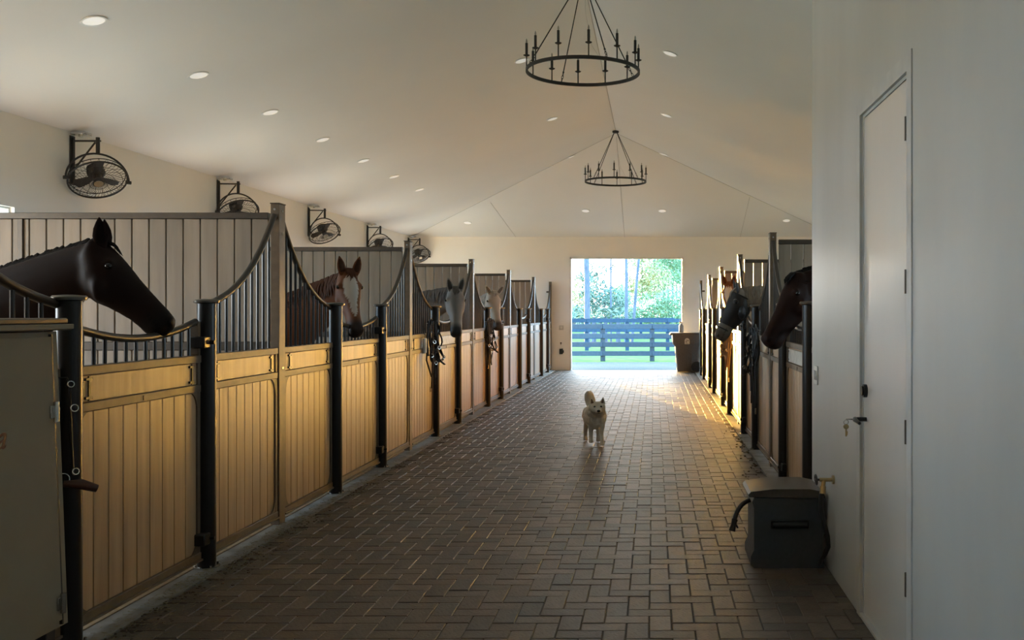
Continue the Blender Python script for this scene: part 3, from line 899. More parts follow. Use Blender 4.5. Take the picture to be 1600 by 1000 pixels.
mat_bulb = mat('clear_bulb', (0.35, 0.34, 0.32), 0.15)
ch = chandelier((RX, 10.54, RZ - .01), 'large black candle wheel chandelier cut by the top of the picture')
dup(ch, (RX, 19.45, RZ - .01), 'small-looking black candle wheel chandelier above the far doorway, seen whole', (0, 0, math.radians(20)))

# ------------------------------------------------------------------ recessed lights
lid = [0]


def recessed(x, y, nrm, label):
    root = thing('recessed_light', label, 'ceiling light', (x, y, cz(x, y)), 'recessed downlights in the white ceiling')
    root.rotation_euler = V(nrm).to_track_quat('Z', 'Y').to_euler()
    me = rec_me[0], rec_me[1]
    put('trim_ring', me[0], root); put('diffuser', me[1], root)


def cz(x, y):
    z = min(EZ + SLP * (x - XLW), EZ + SLP * (XRW - x))
    return min(z, EZ + SLP * (YF - y))


rec_me = (MB().lathe([(.105, -.001), (.105, -.009), (.088, -.010), (.086, -.004)], 28).mesh('trim_ring', M['white_plastic']),
          MB().lathe([(.087, -.003), (.087, -.007), (.01, -.0075)], 24).mesh('diffuser', M['lamp']))
NLn = V((-SLP, 0, 1)); NRn = V((SLP, 0, 1)); NH = V((0, SLP, 1))
row = 'round recessed light above the left stalls, '
names = ['above the nearest fan and nearest to us', 'second one along from the nearest fan', 'third one along the low row', 'fourth one along the low row', 'fifth one along the low row', 'sixth one along the low row', 'seventh and faintest of the low row']
for k, y in enumerate((8.17, 10.05, 11.93, 13.82, 15.75, 17.6, 19.5)):
    recessed(-4.77, y, NLn, 'round recessed light over the stalls, ' + names[k])
rn = ['beside the ring of the nearest chandelier', 'between the two chandeliers', 'beside the canopy of the far chandelier']
for k, y in enumerate((12.9, 16.8, 20.8)):
    recessed(-1.78, y, NLn if y < 20 else NLn, 'ridge recessed light ' + rn[k] + ', on the fan side')
for k, y in enumerate((12.56, 16.5, 20.6)):
    recessed(.21, y, NRn, 'ridge recessed light ' + rn[k] + ', on the tack room side')
recessed(-1.69, 23.7, NH, 'round recessed light above the far doorway, under the far chandelier')
recessed(.20, 23.7, NH, 'round recessed light above the far doorway, on the bin side')
recessed(-4.75, 24.45, NH, 'faint recessed light in the end slope above the white horse')
recessed(3.35, 24.3, NH, 'faint recessed light in the end slope by the tack room wall edge')

# ------------------------------------------------------------------ fans
def fan(loc, label):
    root = thing('wall_fan', label, 'fan', loc, 'caged fans on the side wall')
    n = V((.45, -.45, -.85)).normalized()
    h = n.cross(V((0, 0, 1))).normalized()
    if h.x < 0: h = -h
    u = h.cross(n).normalized()
    c = V((.30, -.02, -.53)); R = .29
    # bracket
    m = MB(); m.b2((0, -.045, -.58), (.012, .045, -.04), .002); m.cyl((.02, 0, -.56), (.02, 0, -.06), .013, 8)
    m.cyl((.02, 0, -.095), (.32, 0, -.095), .011, 8); m.cyl((.02, 0, -.42), (.26, 0, -.11), .010, 8); m.cyl((.30, -.02, -.06), (.30, -.02, -.24), .021, 12)
    m.build('wall_bracket', M['wire'], root)
    m = MB(); m.b2((.03, -.09, -.035), (.20, .05, -.005), .006); m.cyl((.11, -.02, -.035), (.11, -.02, -.055), .02, 10); m.build('ceiling_outlet_box', M['silver'], root)
    m = MB(); m.tube([c + h * ((R + .022) * math.cos(a)) + V((0, 0, 1)) * ((R + .0) * math.sin(a)) for a in [PI * i / 24 for i in range(25)]], .011, 8)
    for s_ in (-1, 1): m.cyl(c + h * (s_ * (R - .01)), c + h * (s_ * (R + .045)), .020, 10)
    m.build('yoke', M['wire'], root)
    m = MB(); m.ring(c, n, R, .010, 40, 8); m.ring(c - n * .055, n, R * .97, .005, 40, 6)
    for q in range(3): m.ring(c + n * (.055 - .012 * q), n, .09 + .075 * q, .0028, 32, 4)
    m.ring(c + n * .05, n, .055, .004, 20, 5)
    for k in range(44):
        a = 2 * PI * k / 44
        P_ = lambda r, o, da: c + (h * math.cos(a + da) + u * math.sin(a + da)) * r + n * o
        m.tube([P_(.055, .055, 0), P_(.14, .050, .10), P_(.23, .032, .22), P_(R, 0, .30)], .0022, 4, cap=False)
        if k % 2 == 0: m.tube([P_(R, 0, 0), P_(R * .97, -.055, 0), P_(.18, -.085, -.05), P_(.08, -.09, -.08)], .0022, 4, cap=False)
    m.build('cage', M['wire'], root)
    m = MB()
    m.tube([c - n * .19, c - n * .175, c - n * .10, c - n * .07], [.05, .088, .092, .07], 20); m.build('motor', M['wire'], root)
    m = MB()
    for k in range(3):
        a = 2 * PI * k / 3 + .4
        d = h * math.cos(a) + u * math.sin(a); e = -h * math.sin(a) + u * math.cos(a)
        pts = [(.04, -.02), (.12, -.05), (.22, -.06), (.25, .0), (.21, .05), (.10, .04), (.04, .02)]
        m.prism([c - n * (.045 + .25 * y) + d * x + e * y for x, y in pts], n * -.004)
    m.cyl(c - n * .085, c + n * .0, .045, 16); m.build('blades', M['blade'], root)
    m = MB(); m.tube([c + n * .050, c + n * .060], [.052, .048], 24); b = m.build('badge', M['silver'], root)
    return root


fl = ['wall fan nearest the camera, above the dark bay horse', 'wall fan half hidden behind the first tall stall post', 'wall fan shown whole above the stall post gap beside the chestnut horse',
      'wall fan rising over the plank partition behind the chestnut horse', 'smallest wall fan, beside the second tall stall post']
f0 = fan((XLW, 10.6, EZ), 'black caged ' + fl[0])
for k, y in enumerate((14.15, 17.85, 21.5, 25.1)):
    dup(f0, (XLW, y, EZ), 'black caged ' + fl[k + 1], (0, 0, math.radians((4, 8, 3, 5)[k])))

# ------------------------------------------------------------------ halters on the stall fronts
def halter(loc, sg, label, ms, seed, h=.85):
    r_ = random.Random(seed)
    root = thing('halter', label, 'halter', loc)
    strap = MB()
    T = lambda y, z, e=0.0: (sg * max(.015, .055 + .55 * (y + .04) + e), y * 1.7, z)

    def loop(cy, cz_, ry, rz, wob=.02, t=.009):
        ph = r_.uniform(0, 6)
        strap.tube([T(cy + ry * math.cos(a) + wob * math.sin(2 * a + ph), cz_ + rz * math.sin(a), .012 * math.sin(3 * a + ph)) for a in [2 * PI * i / 22 for i in range(22)]], t, 6, True, .5)
    loop(0, -.13, .055, .13, t=.016); loop(.03, -.19, .070, .17, t=.014); loop(-.03, -.25, .05, .18, t=.014); loop(.02, -.37, .045, .15, t=.012); loop(.06, -.42, .065, .10, t=.011)
    strap.tube([T(.03, -.20), T(.09, -.34), T(.14, -.47), T(.08, -.51), T(.0, -.44)], .013, 6, False, .5)
    strap.tube([T(.04, -.40), T(.09, -.50), T(.15, -.55)], .018, 6, False, .5)
    strap.build('strap', ms, root)
    m = MB()
    for q in range(5):
        y0 = -.05 + .025 * q
        m.tube([T(y0, -.02), T(y0 + r_.uniform(-.02, .02), -.25), T(y0 + r_.uniform(-.03, .03), -.48), T(y0 * .6 + r_.uniform(-.02, .02), -h * r_.uniform(.72, 1.0))], .010, 6)
    m.build('lead_rope', ms, root)
    for (y, z) in ((.0, -.27), (.06, -.34), (-.03, -.43), (.12, -.46), (.02, -.52)): MB().ring(T(y, z, .02), (1, -.8, .1), .020, .004, 14, 5).build('metal_ring', M['silver'], root)
    MB().cyl(T(-.03, -h * .93), T(-.03, -h), .009, 6).build('rope_snap', M['silver'], root)
    m = MB(); m.tube([(0, 0, -.05), (sg * .03, 0, -.05), (sg * .05, 0, -.02), (sg * .055, 0, .015)], .006, 6); m.build('hook', M['silver'], root)
    return root


halter((XL + .034, 11.42, 1.46), 1, 'black halter and lead rope hanging beside the grey horse\'s door', M['strap'], 3, .86)
halter((XL + .034, 15.38, 1.44), 1, 'black halter hanging beside the white horse\'s door', M['strap'], 5, .80)
halter((XR - .034, 10.35, 1.40), -1, 'black halter hanging below the dark brown horse\'s chin', M['strap'], 9, .95)
halter((XR - .034, 14.1, 1.42), -1, 'sunlit tan halter hanging beside the far stall doors', M['tan_strap'], 12, .9)
# feed scoop-like white pouch behind the first halter
t = thing('fly_spray_pouch', 'white plastic sleeve tucked behind the black halter by the grey horse', 'pouch', (XL + .032, 11.28, 1.14))
m = MB(); m.b2((0, -.05, -.08), (.04, .05, .10), .012); m.build('sleeve_body', M['white_plastic'], t)
m = MB(); m.tube([(.02, 0, .10), (.02, 0, .14), (.0, 0, .16)], .004, 6); m.build('hanging_loop', M['strap'], t)
t = thing('tack_strap', 'black halter straps with silver rings hanging on the nearest round post', 'halter', (-2.70, 4.375, 1.12))
t.rotation_euler = (0, 0, -PI / 4)
m = MB()
m.tube([(0, -.045, .10), (.02, -.03, .13), (.02, .015, .13), (.01, .03, .10), (.01, .035, -.10), (.01, .045, -.32)], .008, 6, False, .5)
m.tube([(0, -.045, .10), (.02, -.03, 0), (.02, -.025, -.15), (.02, -.02, -.30)], .008, 6, False, .5)
m.build('strap', M['strap'], t)
for (y, z, r2) in ((-.035, .11, .014), (.03, .10, .014), (-.03, -.01, .016), (.045, -.01, .016), (-.03, -.06, .012), (.0, -.33, .026), (.05, -.30, .014)): MB().ring((.028, y, z), (1, .1, .2), r2, .003, 14, 5).build('metal_ring', M['silver'], t)
m = MB(); m.tube([(.03, .0, -.35), (.05, .07, -.36), (.055, .13, -.385)], [.014, .024, .018], 10); m.build('leather_end', M['leather'], t)
t = thing('nameplate', 'white nameplate on the header board of the grey horse\'s door', 'sign', (XL + .032, 12.55, 1.18))
m = MB(); m.b2((-.012, -.52, -.055), (.003, .52, .055), .002); m.build('plate_face', mat('nameplate_white', (0.62, 0.60, 0.56), 0.35, nscale=14, col2=(0.42, 0.40, 0.37)), t)
m = MB()
for y in (-.49, .49):
    for z in (-.035, .035): m.cyl((.003, y, z), (.006, y, z), .006, 8)
m.build('screw_head', M['black'], t)
t = thing('nameplate', 'pale nameplate on the header board of the dark brown horse\'s door', 'sign', (XR - .032, 7.75, 1.18))
m = MB(); m.b2((.012, -.45, -.055), (-.003, .45, .055), .002); m.build('plate_face', bpy.data.materials['nameplate_white'], t)
m = MB()
for y in (-.42, .42):
    for z in (-.035, .035): m.cyl((-.003, y, z), (-.006, y, z), .006, 8)
m.build('screw_head', M['black'], t)

# ------------------------------------------------------------------ olive locker by the near stall front
t = thing('tack_locker', 'olive beige enamelled tack locker with a red letter, at the picture corner', 'locker', (-2.665, 3.0, 0))
def taper(yt, yb, z): return yb + (yt - yb) * (z - .27) / (1.47 - .27)
m = MB()
yf = lambda z: taper(3.88, 3.955, z) - 3.0
m.prism([(0, 0, .27), (0, yf(.27), .27), (0, yf(1.47), 1.47), (0, 0, 1.47)], (.25, 0, 0))
m.build('body', M['locker'], t)
m = MB()
yd = lambda z: yf(z) - .055
m.prism([(.252, .02, .30), (.252, yd(.30), .30), (.252, yd(1.45), 1.45), (.252, .02, 1.45)], (.010, 0, 0))
dr = m.build('door', M['locker'], t)
m = MB(); m.prism([(.245, yd(.28), .28), (.245, yd(.28) + .009, .28), (.245, yd(1.46) + .009, 1.46), (.245, yd(1.46), 1.46)], (.0172, 0, 0)); m.build('door_gap', M['rubber'], t)  # proud dark strip in place of the shaded seam at the door edge
m = MB(); m.cyl((.272, yf(1.15) - .057, 1.11), (.272, yf(1.15) - .057, 1.19), .011, 12); m.b2((.262, yf(1.15) - .085, 1.125), (.268, yf(1.15) - .03, 1.175), .001); m.build('hinge', M['silver'], t)
m = MB(); m.cyl((.272, yf(.4) - .057, .33), (.272, yf(.4) - .057, .41), .011, 12); m.b2((.262, yf(.4) - .085, .345), (.268, yf(.4) - .03, .395), .001); m.build('hinge', M['silver'], t)
m = MB(); m.b2((.0, -.02, 1.475), (.285, .93, 1.50), .004); m.b2((.0, -.02, 1.500), (.275, .92, 1.524), .006)
m.build('lid', M['dark_frame'], t)
m = MB(); m.b2((.284, -.02, 1.480), (.291, .93, 1.500), .002); m.build('lid_edge_trim', M['locker'], t)
for y in (.08, .86):
    for x in (.04, .21):
        m = MB(); m.cyl((x - .018, y, .058), (x + .018, y, .058), .05, 16); m.b2((x - .03, y - .03, .08), (x + .03, y + .03, .27), .003); m.build('caster', M['rubber'], t)
fc = bpy.data.curves.new('lettering', 'FONT'); fc.body = 'a'; fc.size = .125; fc.shear = .35; fc.extrude = .0006; fc.offset = .001; fc.align_x = 'RIGHT'
to = bpy.data.objects.new('lettering', fc); C.objects.link(to); to.parent = dr
to.rotation_euler = (PI / 2, 0, PI / 2); to.location = (.2635, 3.615 - 3.0, 1.045)
lm = bpy.data.meshes.new_from_object(to); bpy.data.objects.remove(to); lm.materials.clear(); lm.materials.append(M['red_paint'])
put('lettering', lm, dr, (.2635, .555, 1.045), (PI / 2, 0, PI / 2))

# ------------------------------------------------------------------ hose box, spigot, hoses
t = thing('hose_box', 'dark grey plastic hose box with taupe lid on the bricks by the wall', 'storage box', (.82, 6.0, 0))
m = MB()
m.lathe([(.1, 0)] * 2, 3) if False else None
pr = [(-.215, 0), (-.235, .02), (-.235, .07), (-.215, .11), (-.215, .36), (-.228, .40), (-.215, .425), (.205, .425), (.205, 0)]
m.prism([(x, -.2, z) for x, z in pr], (0, .38, 0))
m.build('body', M['box_grey'], t)
m = MB(); m.prism([(x, -.225, z) for x, z in [(-.245, .43), (-.25, .445), (-.235, .462), (-.10, .482), (.12, .482), (.20, .465), (.21, .43)]], (0, .43, 0))
for v in m.bm.verts:
    if v.co.x < -.23: v.co.y *= .92
m.build('lid', M['lid_grey'], t)
m = MB(); m.tube([(-.10, -.203, .265), (-.10, -.215, .265), (.0, -.218, .265), (.10, -.215, .265), (.10, -.203, .265)], [.014, .018, .018, .018, .014], 10); m.b2((-.115, -.206, .238), (.115, -.199, .292), .004); m.build('carry_handle', M['rubber'], t)
m = MB(); m.b2((-.216, -.203, .005), (-.196, -.196, .42)); m.b2((.186, -.203, .005), (.206, -.196, .42)); m.build('corner_rib', M['box_grey'], t)
t = thing('garden_hose', 'short black hose with a nozzle curling out of the grey hose box', 'hose', (.6, 5.98, .36))
m = MB(); m.tube(bez((.02, 0, .02), (-.05, -.02, .02), (-.09, -.06, -.03), (-.105, -.08, -.09), 10), .014, 10); m.build('hose_tube', M['rubber'], t)
m = MB(); m.tube([(-.103, -.078, -.085), (-.112, -.085, -.12), (-.122, -.09, -.155)], [.019, .016, .02], 10); m.tube([(-.105, -.075, -.10), (-.085, -.075, -.14)], .006, 6); m.build('nozzle', M['matte_black'], t)
t = thing('wall_spigot', 'brass spigot on the tack room wall above the hose box', 'faucet', (XT, 5.60, .570))
m = MB(); m.cyl((0, 0, 0), (-.012, 0, 0), .026, 16); m.cyl((0, 0, 0), (-.085, 0, 0), .012, 10); m.cyl((-.06, 0, .0), (-.066, 0, -.05), .013, 10); m.build('tap_body', M['brass'], t)
m = MB(); m.cyl((-.085, 0, 0), (-.105, 0, .0), .007, 8); m.ring((-.105, 0, .0), (1, 0, .1), .028, .006, 16, 6); m.b2((-.108, -.028, -.004), (-.102, .028, .004)); m.b2((-.108, -.004, -.028), (-.102, .004, .028)); m.build('tap_wheel', M['dark_frame'], t)
t = thing('supply_hose', 'black supply hose running down from the brass spigot behind the hose box', 'hose', (XT - .066, 5.60, .52))
m = MB(); m.tube([(0, 0, 0), (-.010, .0, -.05), (-.012, .0, -.12), (.006, -.01, -.20), (.026, -.01, -.28), (.032, .0, -.34), (.022, .04, -.39), (.010, .10, -.44), (.014, .18, -.485)], .014, 10); m.build('hose_tube', M['rubber'], t)
MB().cyl((.001, 0, .012), (-.002, -.006, -.03), .018, 12).build('coupling', M['brass'], t)

# ------------------------------------------------------------------ wheeled bin at the far end
t = thing('wheeled_bin', 'dark brown wheeled rubbish bin with a white emblem beside the far doorway', 'bin', (.86, 24.75, 0))
m = MB()
m.loft([(V((0, 0, z)), V((1, 0, 0)), V((0, 1, 0)), a * 1.12, b * 1.12, b * 1.12) for (z, a, b) in [(.02, .255, .24), (.05, .265, .25), (.62, .315, .29), (.70, .375, .33), (.92, .40, .35), (.94, .405, .355)]], 4)
for e in (): pass
bmesh.ops.rotate(m.bm, verts=m.bm.verts[:], cent=(0, 0, 0), matrix=Matrix.Identity(3))
bo = m.build('body', M['bin'], t)
bo.data.vertices.foreach_get  # noqa
bmx = bmesh.new()
def rr_ring(z, a, b, r=.07):
    pts = []
    for cx, cy, a0 in ((a - r, b - r, 0), (-a + r, b - r, PI / 2), (-a + r, -b + r, PI), (a - r, -b + r, 3 * PI / 2)):
        for i in range(4): pts.append(bmx.verts.new((cx + r * math.cos(a0 + i * PI / 6), cy + r * math.sin(a0 + i * PI / 6), z)))
    return pts
rg = [rr_ring(z, a, b) for (z, a, b) in [(.02, .27, .22), (.05, .275, .225), (.66, .325, .27), (.72, .375, .31), (.76, .385, .32), (.955, .40, .335), (.955, .415, .35), (.985, .415, .35), (.985, .38, .32), (.95, .37, .31)]]
for a, b in zip(rg, rg[1:]):
    for k in range(16): bmx.faces.new((a[k], a[(k + 1) % 16], b[(k + 1) % 16], b[k]))
bmx.faces.new(list(reversed(rg[0]))); bmx.faces.new(rg[-1])
bmesh.ops.recalc_face_normals(bmx, faces=bmx.faces[:]); bmx.to_mesh(bo.data); bmx.free()
bo.data.polygons.foreach_set('use_smooth', [True] * len(bo.data.polygons)); bo.data.set_sharp_from_angle(angle=.6)
m = MB(); m.b2((-.44, -.36, .985), (.36, .34, 1.015), .012); m.b2((-.46, -.30, .95), (-.42, .30, .99), .008); m.build('lid', M['bin'], t)
m = MB(); m.b2((-.05, -.262, .06), (-.035, -.232, .62)); m.b2((.09, -.262, .06), (.105, -.232, .62)); m.build('moulded_rib', M['bin'], t)
for y in (-.30, .26):
    m = MB(); m.cyl((.22, y, .145), (.22, y + .045, .145), .135, 24); m.cyl((.22, y - .006, .145), (.22, y + .05, .145), .04, 14); m.build('wheel', M['rubber'], t)
m = MB(); c = V((-.02, -.336, .80))
m.prism([c + V((.062 * math.cos(a), -.004 + .0, .062 * math.sin(a) + .015)) for a in [PI * i / 14 for i in range(15)]] + [c + V((-.062, -.004, -.075)), c + V((.062, -.004, -.075))], (0, .006, 0))
em = m.build('emblem', M['white_plastic'], t)
m = MB(); m.sphere(c + V((-.018, -.006, .028)), (.012, .003, .012), 10); m.b2(c + V((-.034, -.008, -.035)), c + V((-.012, -.003, .010))); m.sphere(c + V((.022, -.006, .012)), (.016, .003, .022), 10); m.b2(c + V((-.045, -.008, -.056)), c + V((.045, -.003, -.048))); m.build('emblem_figure', M['bin'], em)
t = thing('spray_bottle', 'grey spray bottle standing on the lid of the wheeled bin', 'bottle', (.70, 24.78, 1.016))
m = MB(); m.lathe([(.055, 0), (.06, .02), (.06, .17), (.03, .21), (.022, .23)], 16); m.build('bottle_body', mat('bottle_grey', (.30, .30, .29), .4), t)
m = MB(); m.b2((-.06, -.015, .23), (.03, .015, .275), .005); m.cyl((-.02, 0, .26), (-.04, 0, .33), .006, 6); m.build('spray_head', M['trim'], t)

# outlets on the far wall
def pxw(px, py): return V(((px - 1022) * YF / 1500, YF, 1.55 - (py - 487) * YF / 1500))
p = pxw(877, 512); t = thing('wall_outlet', 'small square white outlet plate on the far wall beside the doorway', 'outlet', p)
MB().b2((-.06, -.010, -.06), (.06, 0, .06), .002).build('cover_plate', M['trim'], t); MB().b2((-.02, -.014, -.03), (.02, -.009, .03), .002).build('socket', M['white_plastic'], t)
p = pxw(877, 549); t = thing('wall_outlet', 'dark weatherproof outlet box low on the far wall beside the doorway', 'outlet', p)
MB().b2((-.045, -.06, -.07), (.045, 0, .07), .008).build('cover', M['matte_black'], t); MB().b2((.04, -.03, -.04), (.07, -.01, .03), .004).build('plug', M['matte_black'], t)
p = pxw(876.5, 536); t = thing('wall_hook', 'small dark hook on the far wall above the weatherproof outlet', 'hook', p)
m = MB(); m.cyl((0, 0, 0), (0, -.03, 0), .022, 10); m.tube([(0, -.03, 0), (0, -.05, -.03), (0, -.035, -.05)], .008, 6); m.build('hook_arm', M['dark_frame'], t)

# straw and dirt swept along the curb
m = MB(); r3 = random.Random(4)
for k in range(1500):
    y = 4.3 + abs(r3.gauss(0, 1)) * 2.6
    cl = .5 + .5 * math.sin(y * 4.1 + 1.3)
    x = XP0 - .10 + abs(r3.gauss(0, .16)) * (.6 + cl)
    if y > 14: continue
    if (x - (-2.71)) ** 2 < 0.0: continue
    a = r3.uniform(0, PI); ln = r3.uniform(.004, .016); zz = .010 + r3.uniform(0, .004)
    d = V((math.cos(a), math.sin(a), r3.uniform(-.15, .15))) * ln
    m.tube([V((x, y, zz)) - d, V((x, y, zz)) + d], .0012, 3)
o = m.build('straw_litter', M['straw'], floor); o['kind'] = 'stuff'
m = MB()
for k in range(420):
    cy = r3.choice([5.15, 5.9, 6.05, 6.9, 8.4, 4.8, 9.6, 11.9, 13.4]); y = cy + r3.gauss(0, .22); x = XP0 - .02 + abs(r3.gauss(0, .09))
    s_ = r3.uniform(.003, .008)
    m.box((x, y, .005), (s_ * 2.2, s_ * 1.5, s_ * .6), Matrix.Rotation(r3.uniform(0, 3), 3, 'Z'))
for k in range(70):
    y = 8.8 + abs(r3.gauss(0, 2)); x = XP1 + .02 - abs(r3.gauss(0, .08)); s_ = r3.uniform(.004, .011)
    m.box((x, y, .006), (s_ * 2, s_ * 1.5, s_), Matrix.Rotation(r3.uniform(0, 3), 3, 'Z'))
o = m.build('swept_dirt', M['dirt'], floor, smooth=False); o['kind'] = 'stuff'

# ------------------------------------------------------------------ outdoors
o = struct(MB().b2((-90, YF + .2, -.3), (70, 30.0, -.03)).build('ground_gravel', M['gravel'], smooth=False))
o = struct(MB().b2((-90, 30.0, -.3), (70, 160, -.03)).build('ground_lawn', M['grass'], smooth=False))
o = struct(MB().b2((-90, -40, -.35), (XLW - .2, YF + .2, -.03)).build('ground_side_left', M['grass'], smooth=False))
o = struct(MB().b2((XRW + .2, -40, -.35), (70, YF + .2, -.03)).build('ground_side_right', M['grass'], smooth=False))
post_me = {}


def fence(y, x0, dx, n, h, rails, label):
    root = thing('board_fence', label, 'fence', (x0, y, 0), 'board fences beyond the doorway')
    pm = MB().b2((-.075, -.05, -.03), (.075, .05, h + .03), .005).mesh('post', M['fence'])
    bm_ = MB().b2((-dx / 2 + .005, -.085, -.075), (dx / 2 - .005, -.05, .075), .004).mesh('rail_board', M['fence'])
    for k in range(n):
        put('post', pm, root, (k * dx, 0, 0))
        if k < n - 1:
            for z in rails: put('rail_board', bm_, root, ((k + .5) * dx, 0, z))
    return root


fence(30.6, -1.632 - 1.57 * 3, 1.57, 8, 1.14, (.22, .50, .78, 1.08), 'nearest dark board fence standing in the grass outside the doorway')
fence(39.0, -2.73 - 1.64 * 3, 1.64, 9, 1.24, (.25, .52, .80, 1.19), 'second dark board fence, behind the nearest one')
fence(58.0, -8.0, 2.4, 8, 1.15, (.60, 1.10), 'farthest dark board fence, by the foot of the trees')


def crown(parent, clumps, n, size, matk, seed, droop=0):
    r_ = random.Random(seed); vs = []; fs = []
    for k in range(n):
        c, rad = clumps[r_.randrange(len(clumps))]
        while True:
            q = V((r_.uniform(-1, 1), r_.uniform(-1, 1), r_.uniform(-1, 1)))
            if q.length < 1: break
        p = V(c) + V((q.x * rad[0], q.y * rad[1], q.z * rad[2]))
        a = V((r_.gauss(0, 1), r_.gauss(0, 1), r_.gauss(0, 1))).normalized(); b = a.orthogonal().normalized(); s_ = size * r_.uniform(.5, 1.2)
        i = len(vs); vs += [p - a * s_, p + b * s_ * .4, p + a * s_, p - b * s_ * .4]; fs.append((i, i + 1, i + 2, i + 3))
    me_ = bpy.data.meshes.new('foliage'); me_.from_pydata([v[:] for v in vs], [], fs); me_.materials.append(M[matk])
    o = put('foliage', me_, parent); o['kind'] = 'stuff'


def tree(px, y, w_px, z_top, label, clumps, leaf, n=2500, size=.16, lean=0.0, cat='tree', name='pine_tree', seed=1, branch=True):
    x = (px - 1022) * y / 1500; r = w_px * y / 1500 / 2
    root = thing(name, label, cat, (x, y, -.03), 'trees beyond the fences')
    r_ = random.Random(seed)
    pts = []; rs = []
    for i in range(9):
        q = i / 8; pts.append((lean * q * z_top + r_.uniform(-.3, .3) * r, r_.uniform(-.3, .3) * r, q * z_top)); rs.append(r * (1.12 - .45 * q))
    m = MB(); m.tube(pts, rs, 10)
    if branch:
        for k in range(9):
            a = r_.uniform(0, 2 * PI); q = r_.uniform(.70, .98); i = int(q * 8)
            b0 = V(pts[i]); d = V((math.cos(a), math.sin(a), .35)) * r_.uniform(.03, .05) * z_top
            m.tube([b0, b0 + d * .5, b0 + d + V((0, 0, -.04 * z_top))], [rs[i] * .4, rs[i] * .25, rs[i] * .08], 6)
    m.build('trunk', M['bark'], root)
    if clumps: crown(root, clumps, n, size, leaf, seed)
    return root


def hi(z, r=.75): return [((0, 0, z), (r, r, 1.3)), ((.2, .2, z + 1.4), (r * .8, r * .8, 1.0)), ((-.2, -.2, z - 1.0), (r * .7, r * .7, .8))]


tree(892, 62, 3.2, 13, 'slim pine trunk at the doorway frame, before the house', hi(12), 'leaf_blue', 1500, .22, seed=2)
tree(918.5, 42, 8.6, 12, 'thickest pine trunk, standing just behind the second fence', hi(11.5), 'leaf_blue', 1500, .22, -.012, seed=3)
tree(955, 50, 2.6, 12, 'very thin pole-like pine in front of the bushy tree', hi(11.5), 'leaf_blue', 1200, .22, -.004, seed=4)
tree(978, 46, 5.2, 12, 'straight blue-grey pine trunk in the middle of the doorway', hi(11.5), 'leaf_blue', 1500, .22, .006, seed=5)
tree(987, 47, 4.2, 12, 'leaning pine trunk just beside the straight blue-grey one', hi(11.8), 'leaf_blue', 1500, .22, .085, seed=6)
for k, (px, y, wp) in enumerate(((1036, 75, 2.4), (1044, 78, 2.0), (1051, 74, 2.6), (1057, 79, 2.0), (1063, 76, 2.2), (1028, 80, 1.8))):
    lb = ['slender pine trunk left in the stand on the bin side', 'thin pale pine trunk, second in the bin-side stand', 'slender pine trunk above the bin lid edge', 'thin pine trunk second from the doorway frame above the bin',
          'slender pine trunk at the doorway frame above the bin', 'thinnest pine trunk at the open edge of the bin-side stand'][k]
    tree(px, y, wp, 10, lb, [((0, 0, 6.4), (.5, .6, 1.8)), ((.1, 0, 4.6), (.4, .5, .8))], 'leaf_green', 800, .15, seed=20 + k)
tree(945, 52, 1.6, 3.2, 'bushy blue-green tree behind the thin pole-like pine', [((-.4, 0, 2.6), (1.0, 1, .85)), ((.3, .2, 2.0), (1.1, 1, .9)), ((-.9, 0, 1.4), (.9, 1, .8)), ((.9, 0, 1.3), (.8, 1, .8))], 'leaf_blue', 4200, .10, name='bushy_tree', seed=8)
tree(966, 56, 1.6, 2.8, 'bright green bushy tree between the thin pine and the straight pine', [((0, 0, 2.3), (.8, 1, .9)), ((.1, 0, 1.3), (.9, 1, .8))], 'leaf_green', 2600, .11, name='bushy_tree', seed=9)
tree(932, 66, 1.0, 4.8, 'airy small tree whose thin crown shows against the white sky', [((.2, 0, 4.5), (1.5, 1, .45)), ((-.6, 0, 4.0), (.9, 1, .4))], 'leaf_blue', 700, .12, name='airy_tree', seed=10)
tree(905, 74, 1.0, 4.2, 'yellow-green tree above the blue roof of the house', [((0, 0, 3.4), (1.6, 1, 1.1)), ((-.4, 0, 2.2), (1.6, 1, .9))], 'leaf_yellow', 1500, .14, name='yellow_tree', seed=11)
tree(1003, 62, 1.4, 6.5, 'yellow-leaved tree right behind the leaning pine', [((0, 0, 4.4), (1.3, 1, 1.4)), ((-.5, 0, 2.9), (1.2, 1, 1.0)), ((.9, 0, 3.6), (1.1, 1, 1.2)), ((.2, 0, 5.6), (1.3, 1, .7))], 'leaf_yellow', 3600, .12, name='yellow_tree', seed=12)
tree(1022, 68, 1.4, 7.5, 'tall green tree filling the middle of the bin-side stand', [((0, 0, 5.0), (1.6, 1, 1.2)), ((.9, 0, 3.9), (1.4, 1, .9)), ((-.4, 0, 3.2), (1.5, 1, .9)), ((1.6, 0, 5.4), (1.4, 1, .8))], 'leaf_green', 4600, .12, name='leafy_tree', seed=13)
tree(1015, 60, 1.0, 2.4, 'pale green thicket bush low behind the far fence', [((0, 0, 1.9), (1.5, 1, .9)), ((.8, 0, 1.5), (1.6, 1, .9)), ((-.8, 0, 1.2), (.8, 1, .7)), ((1.6, 0, 2.3), (1.3, 1, .8))], 'leaf_green', 4200, .10, name='thicket_bush', cat='bush', seed=14)
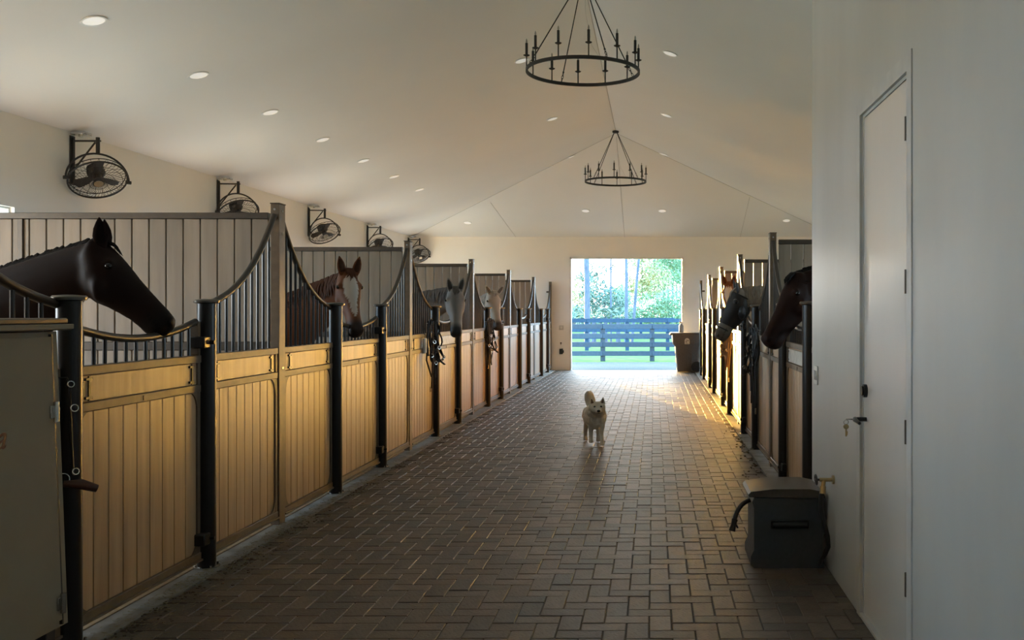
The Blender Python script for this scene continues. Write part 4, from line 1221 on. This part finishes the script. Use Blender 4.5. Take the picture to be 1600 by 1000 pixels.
tree(1050, 66, 1.0, 2.0, 'blue-green thicket bush at the foot of the slender pines', [((0, 0, 2.0), (1.4, 1, 1.2)), ((-.8, 0, 1.3), (1.2, 1, .9))], 'leaf_blue', 3000, .11, name='thicket_bush', cat='bush', seed=15)
tree(1064, 45, 1.0, 1.3, 'small round green bush behind the fence beside the bin', [((0, 0, 1.15), (.28, .3, .42))], 'leaf_green', 1200, .06, name='round_bush', cat='bush', seed=16, branch=False)

def palmetto(px, y, label, seed):
    x = (px - 1022) * y / 1500; root = thing('palm_plant', label, 'palm', (x, y, -.03), 'trees beyond the fences'); r_ = random.Random(seed)
    m = MB(); m.tube([(0, 0, 0), (0, 0, 1.3)], [.12, .09], 8); m.build('trunk', M['bark'], root)
    for k in range(16):
        a = 2 * PI * k / 16 + r_.uniform(-.2, .2); el = r_.uniform(.1, .9); d = V((math.cos(a), math.sin(a), el)).normalized()
        m = MB(); sd = d.cross(V((0, 0, 1))).normalized(); b0 = V((0, 0, 1.25)); c = b0 + d * .55
        m.tube([b0, c], .012, 4)
        for j in range(9):
            an = (j - 4) * .26; dd = (d * math.cos(an) + sd * math.sin(an)); e = c + dd * .50 + V((0, 0, -.12)); n_ = dd.cross(V((0, 0, 1))).normalized() * .022
            m.prism([c + n_ * .3, c + dd * .25 + n_, e, c + dd * .25 - n_], (0, 0, .004))
        m.build('frond', M['leaf_yellow' if r_.random() < .35 else 'leaf_blue'], root, smooth=False)


palmetto(928, 48, 'fan palm behind the second fence beside the thickest pine', 1)
palmetto(946, 49, 'fan palm under the bushy tree beside the thin pine', 2)
palmetto(966, 47.5, 'fan palm next to the straight blue-grey pine', 3)
t = thing('house', 'pale house with a blue roof far beyond the fences', 'house', ((896 - 1022) * 80 / 1500, 80, 0))
MB().b2((-1.6, 0, -.03), (.95, 4, 1.05)).build('house_wall', M['house'], t, smooth=False)
m = MB(); m.prism([(-2.0, -.4, 1.05), (1.15, -.4, 1.05), (.1, -.4, 2.15), (-.6, -.4, 2.3), (-2.0, -.4, 1.5)], (0, 4.8, 0)); m.build('roof', M['roof_blue'], t, smooth=False)
m = MB(); m.b2((-.45, -.03, .35), (.15, 0, .85)); m.build('window_pane', M['box_grey'], t)
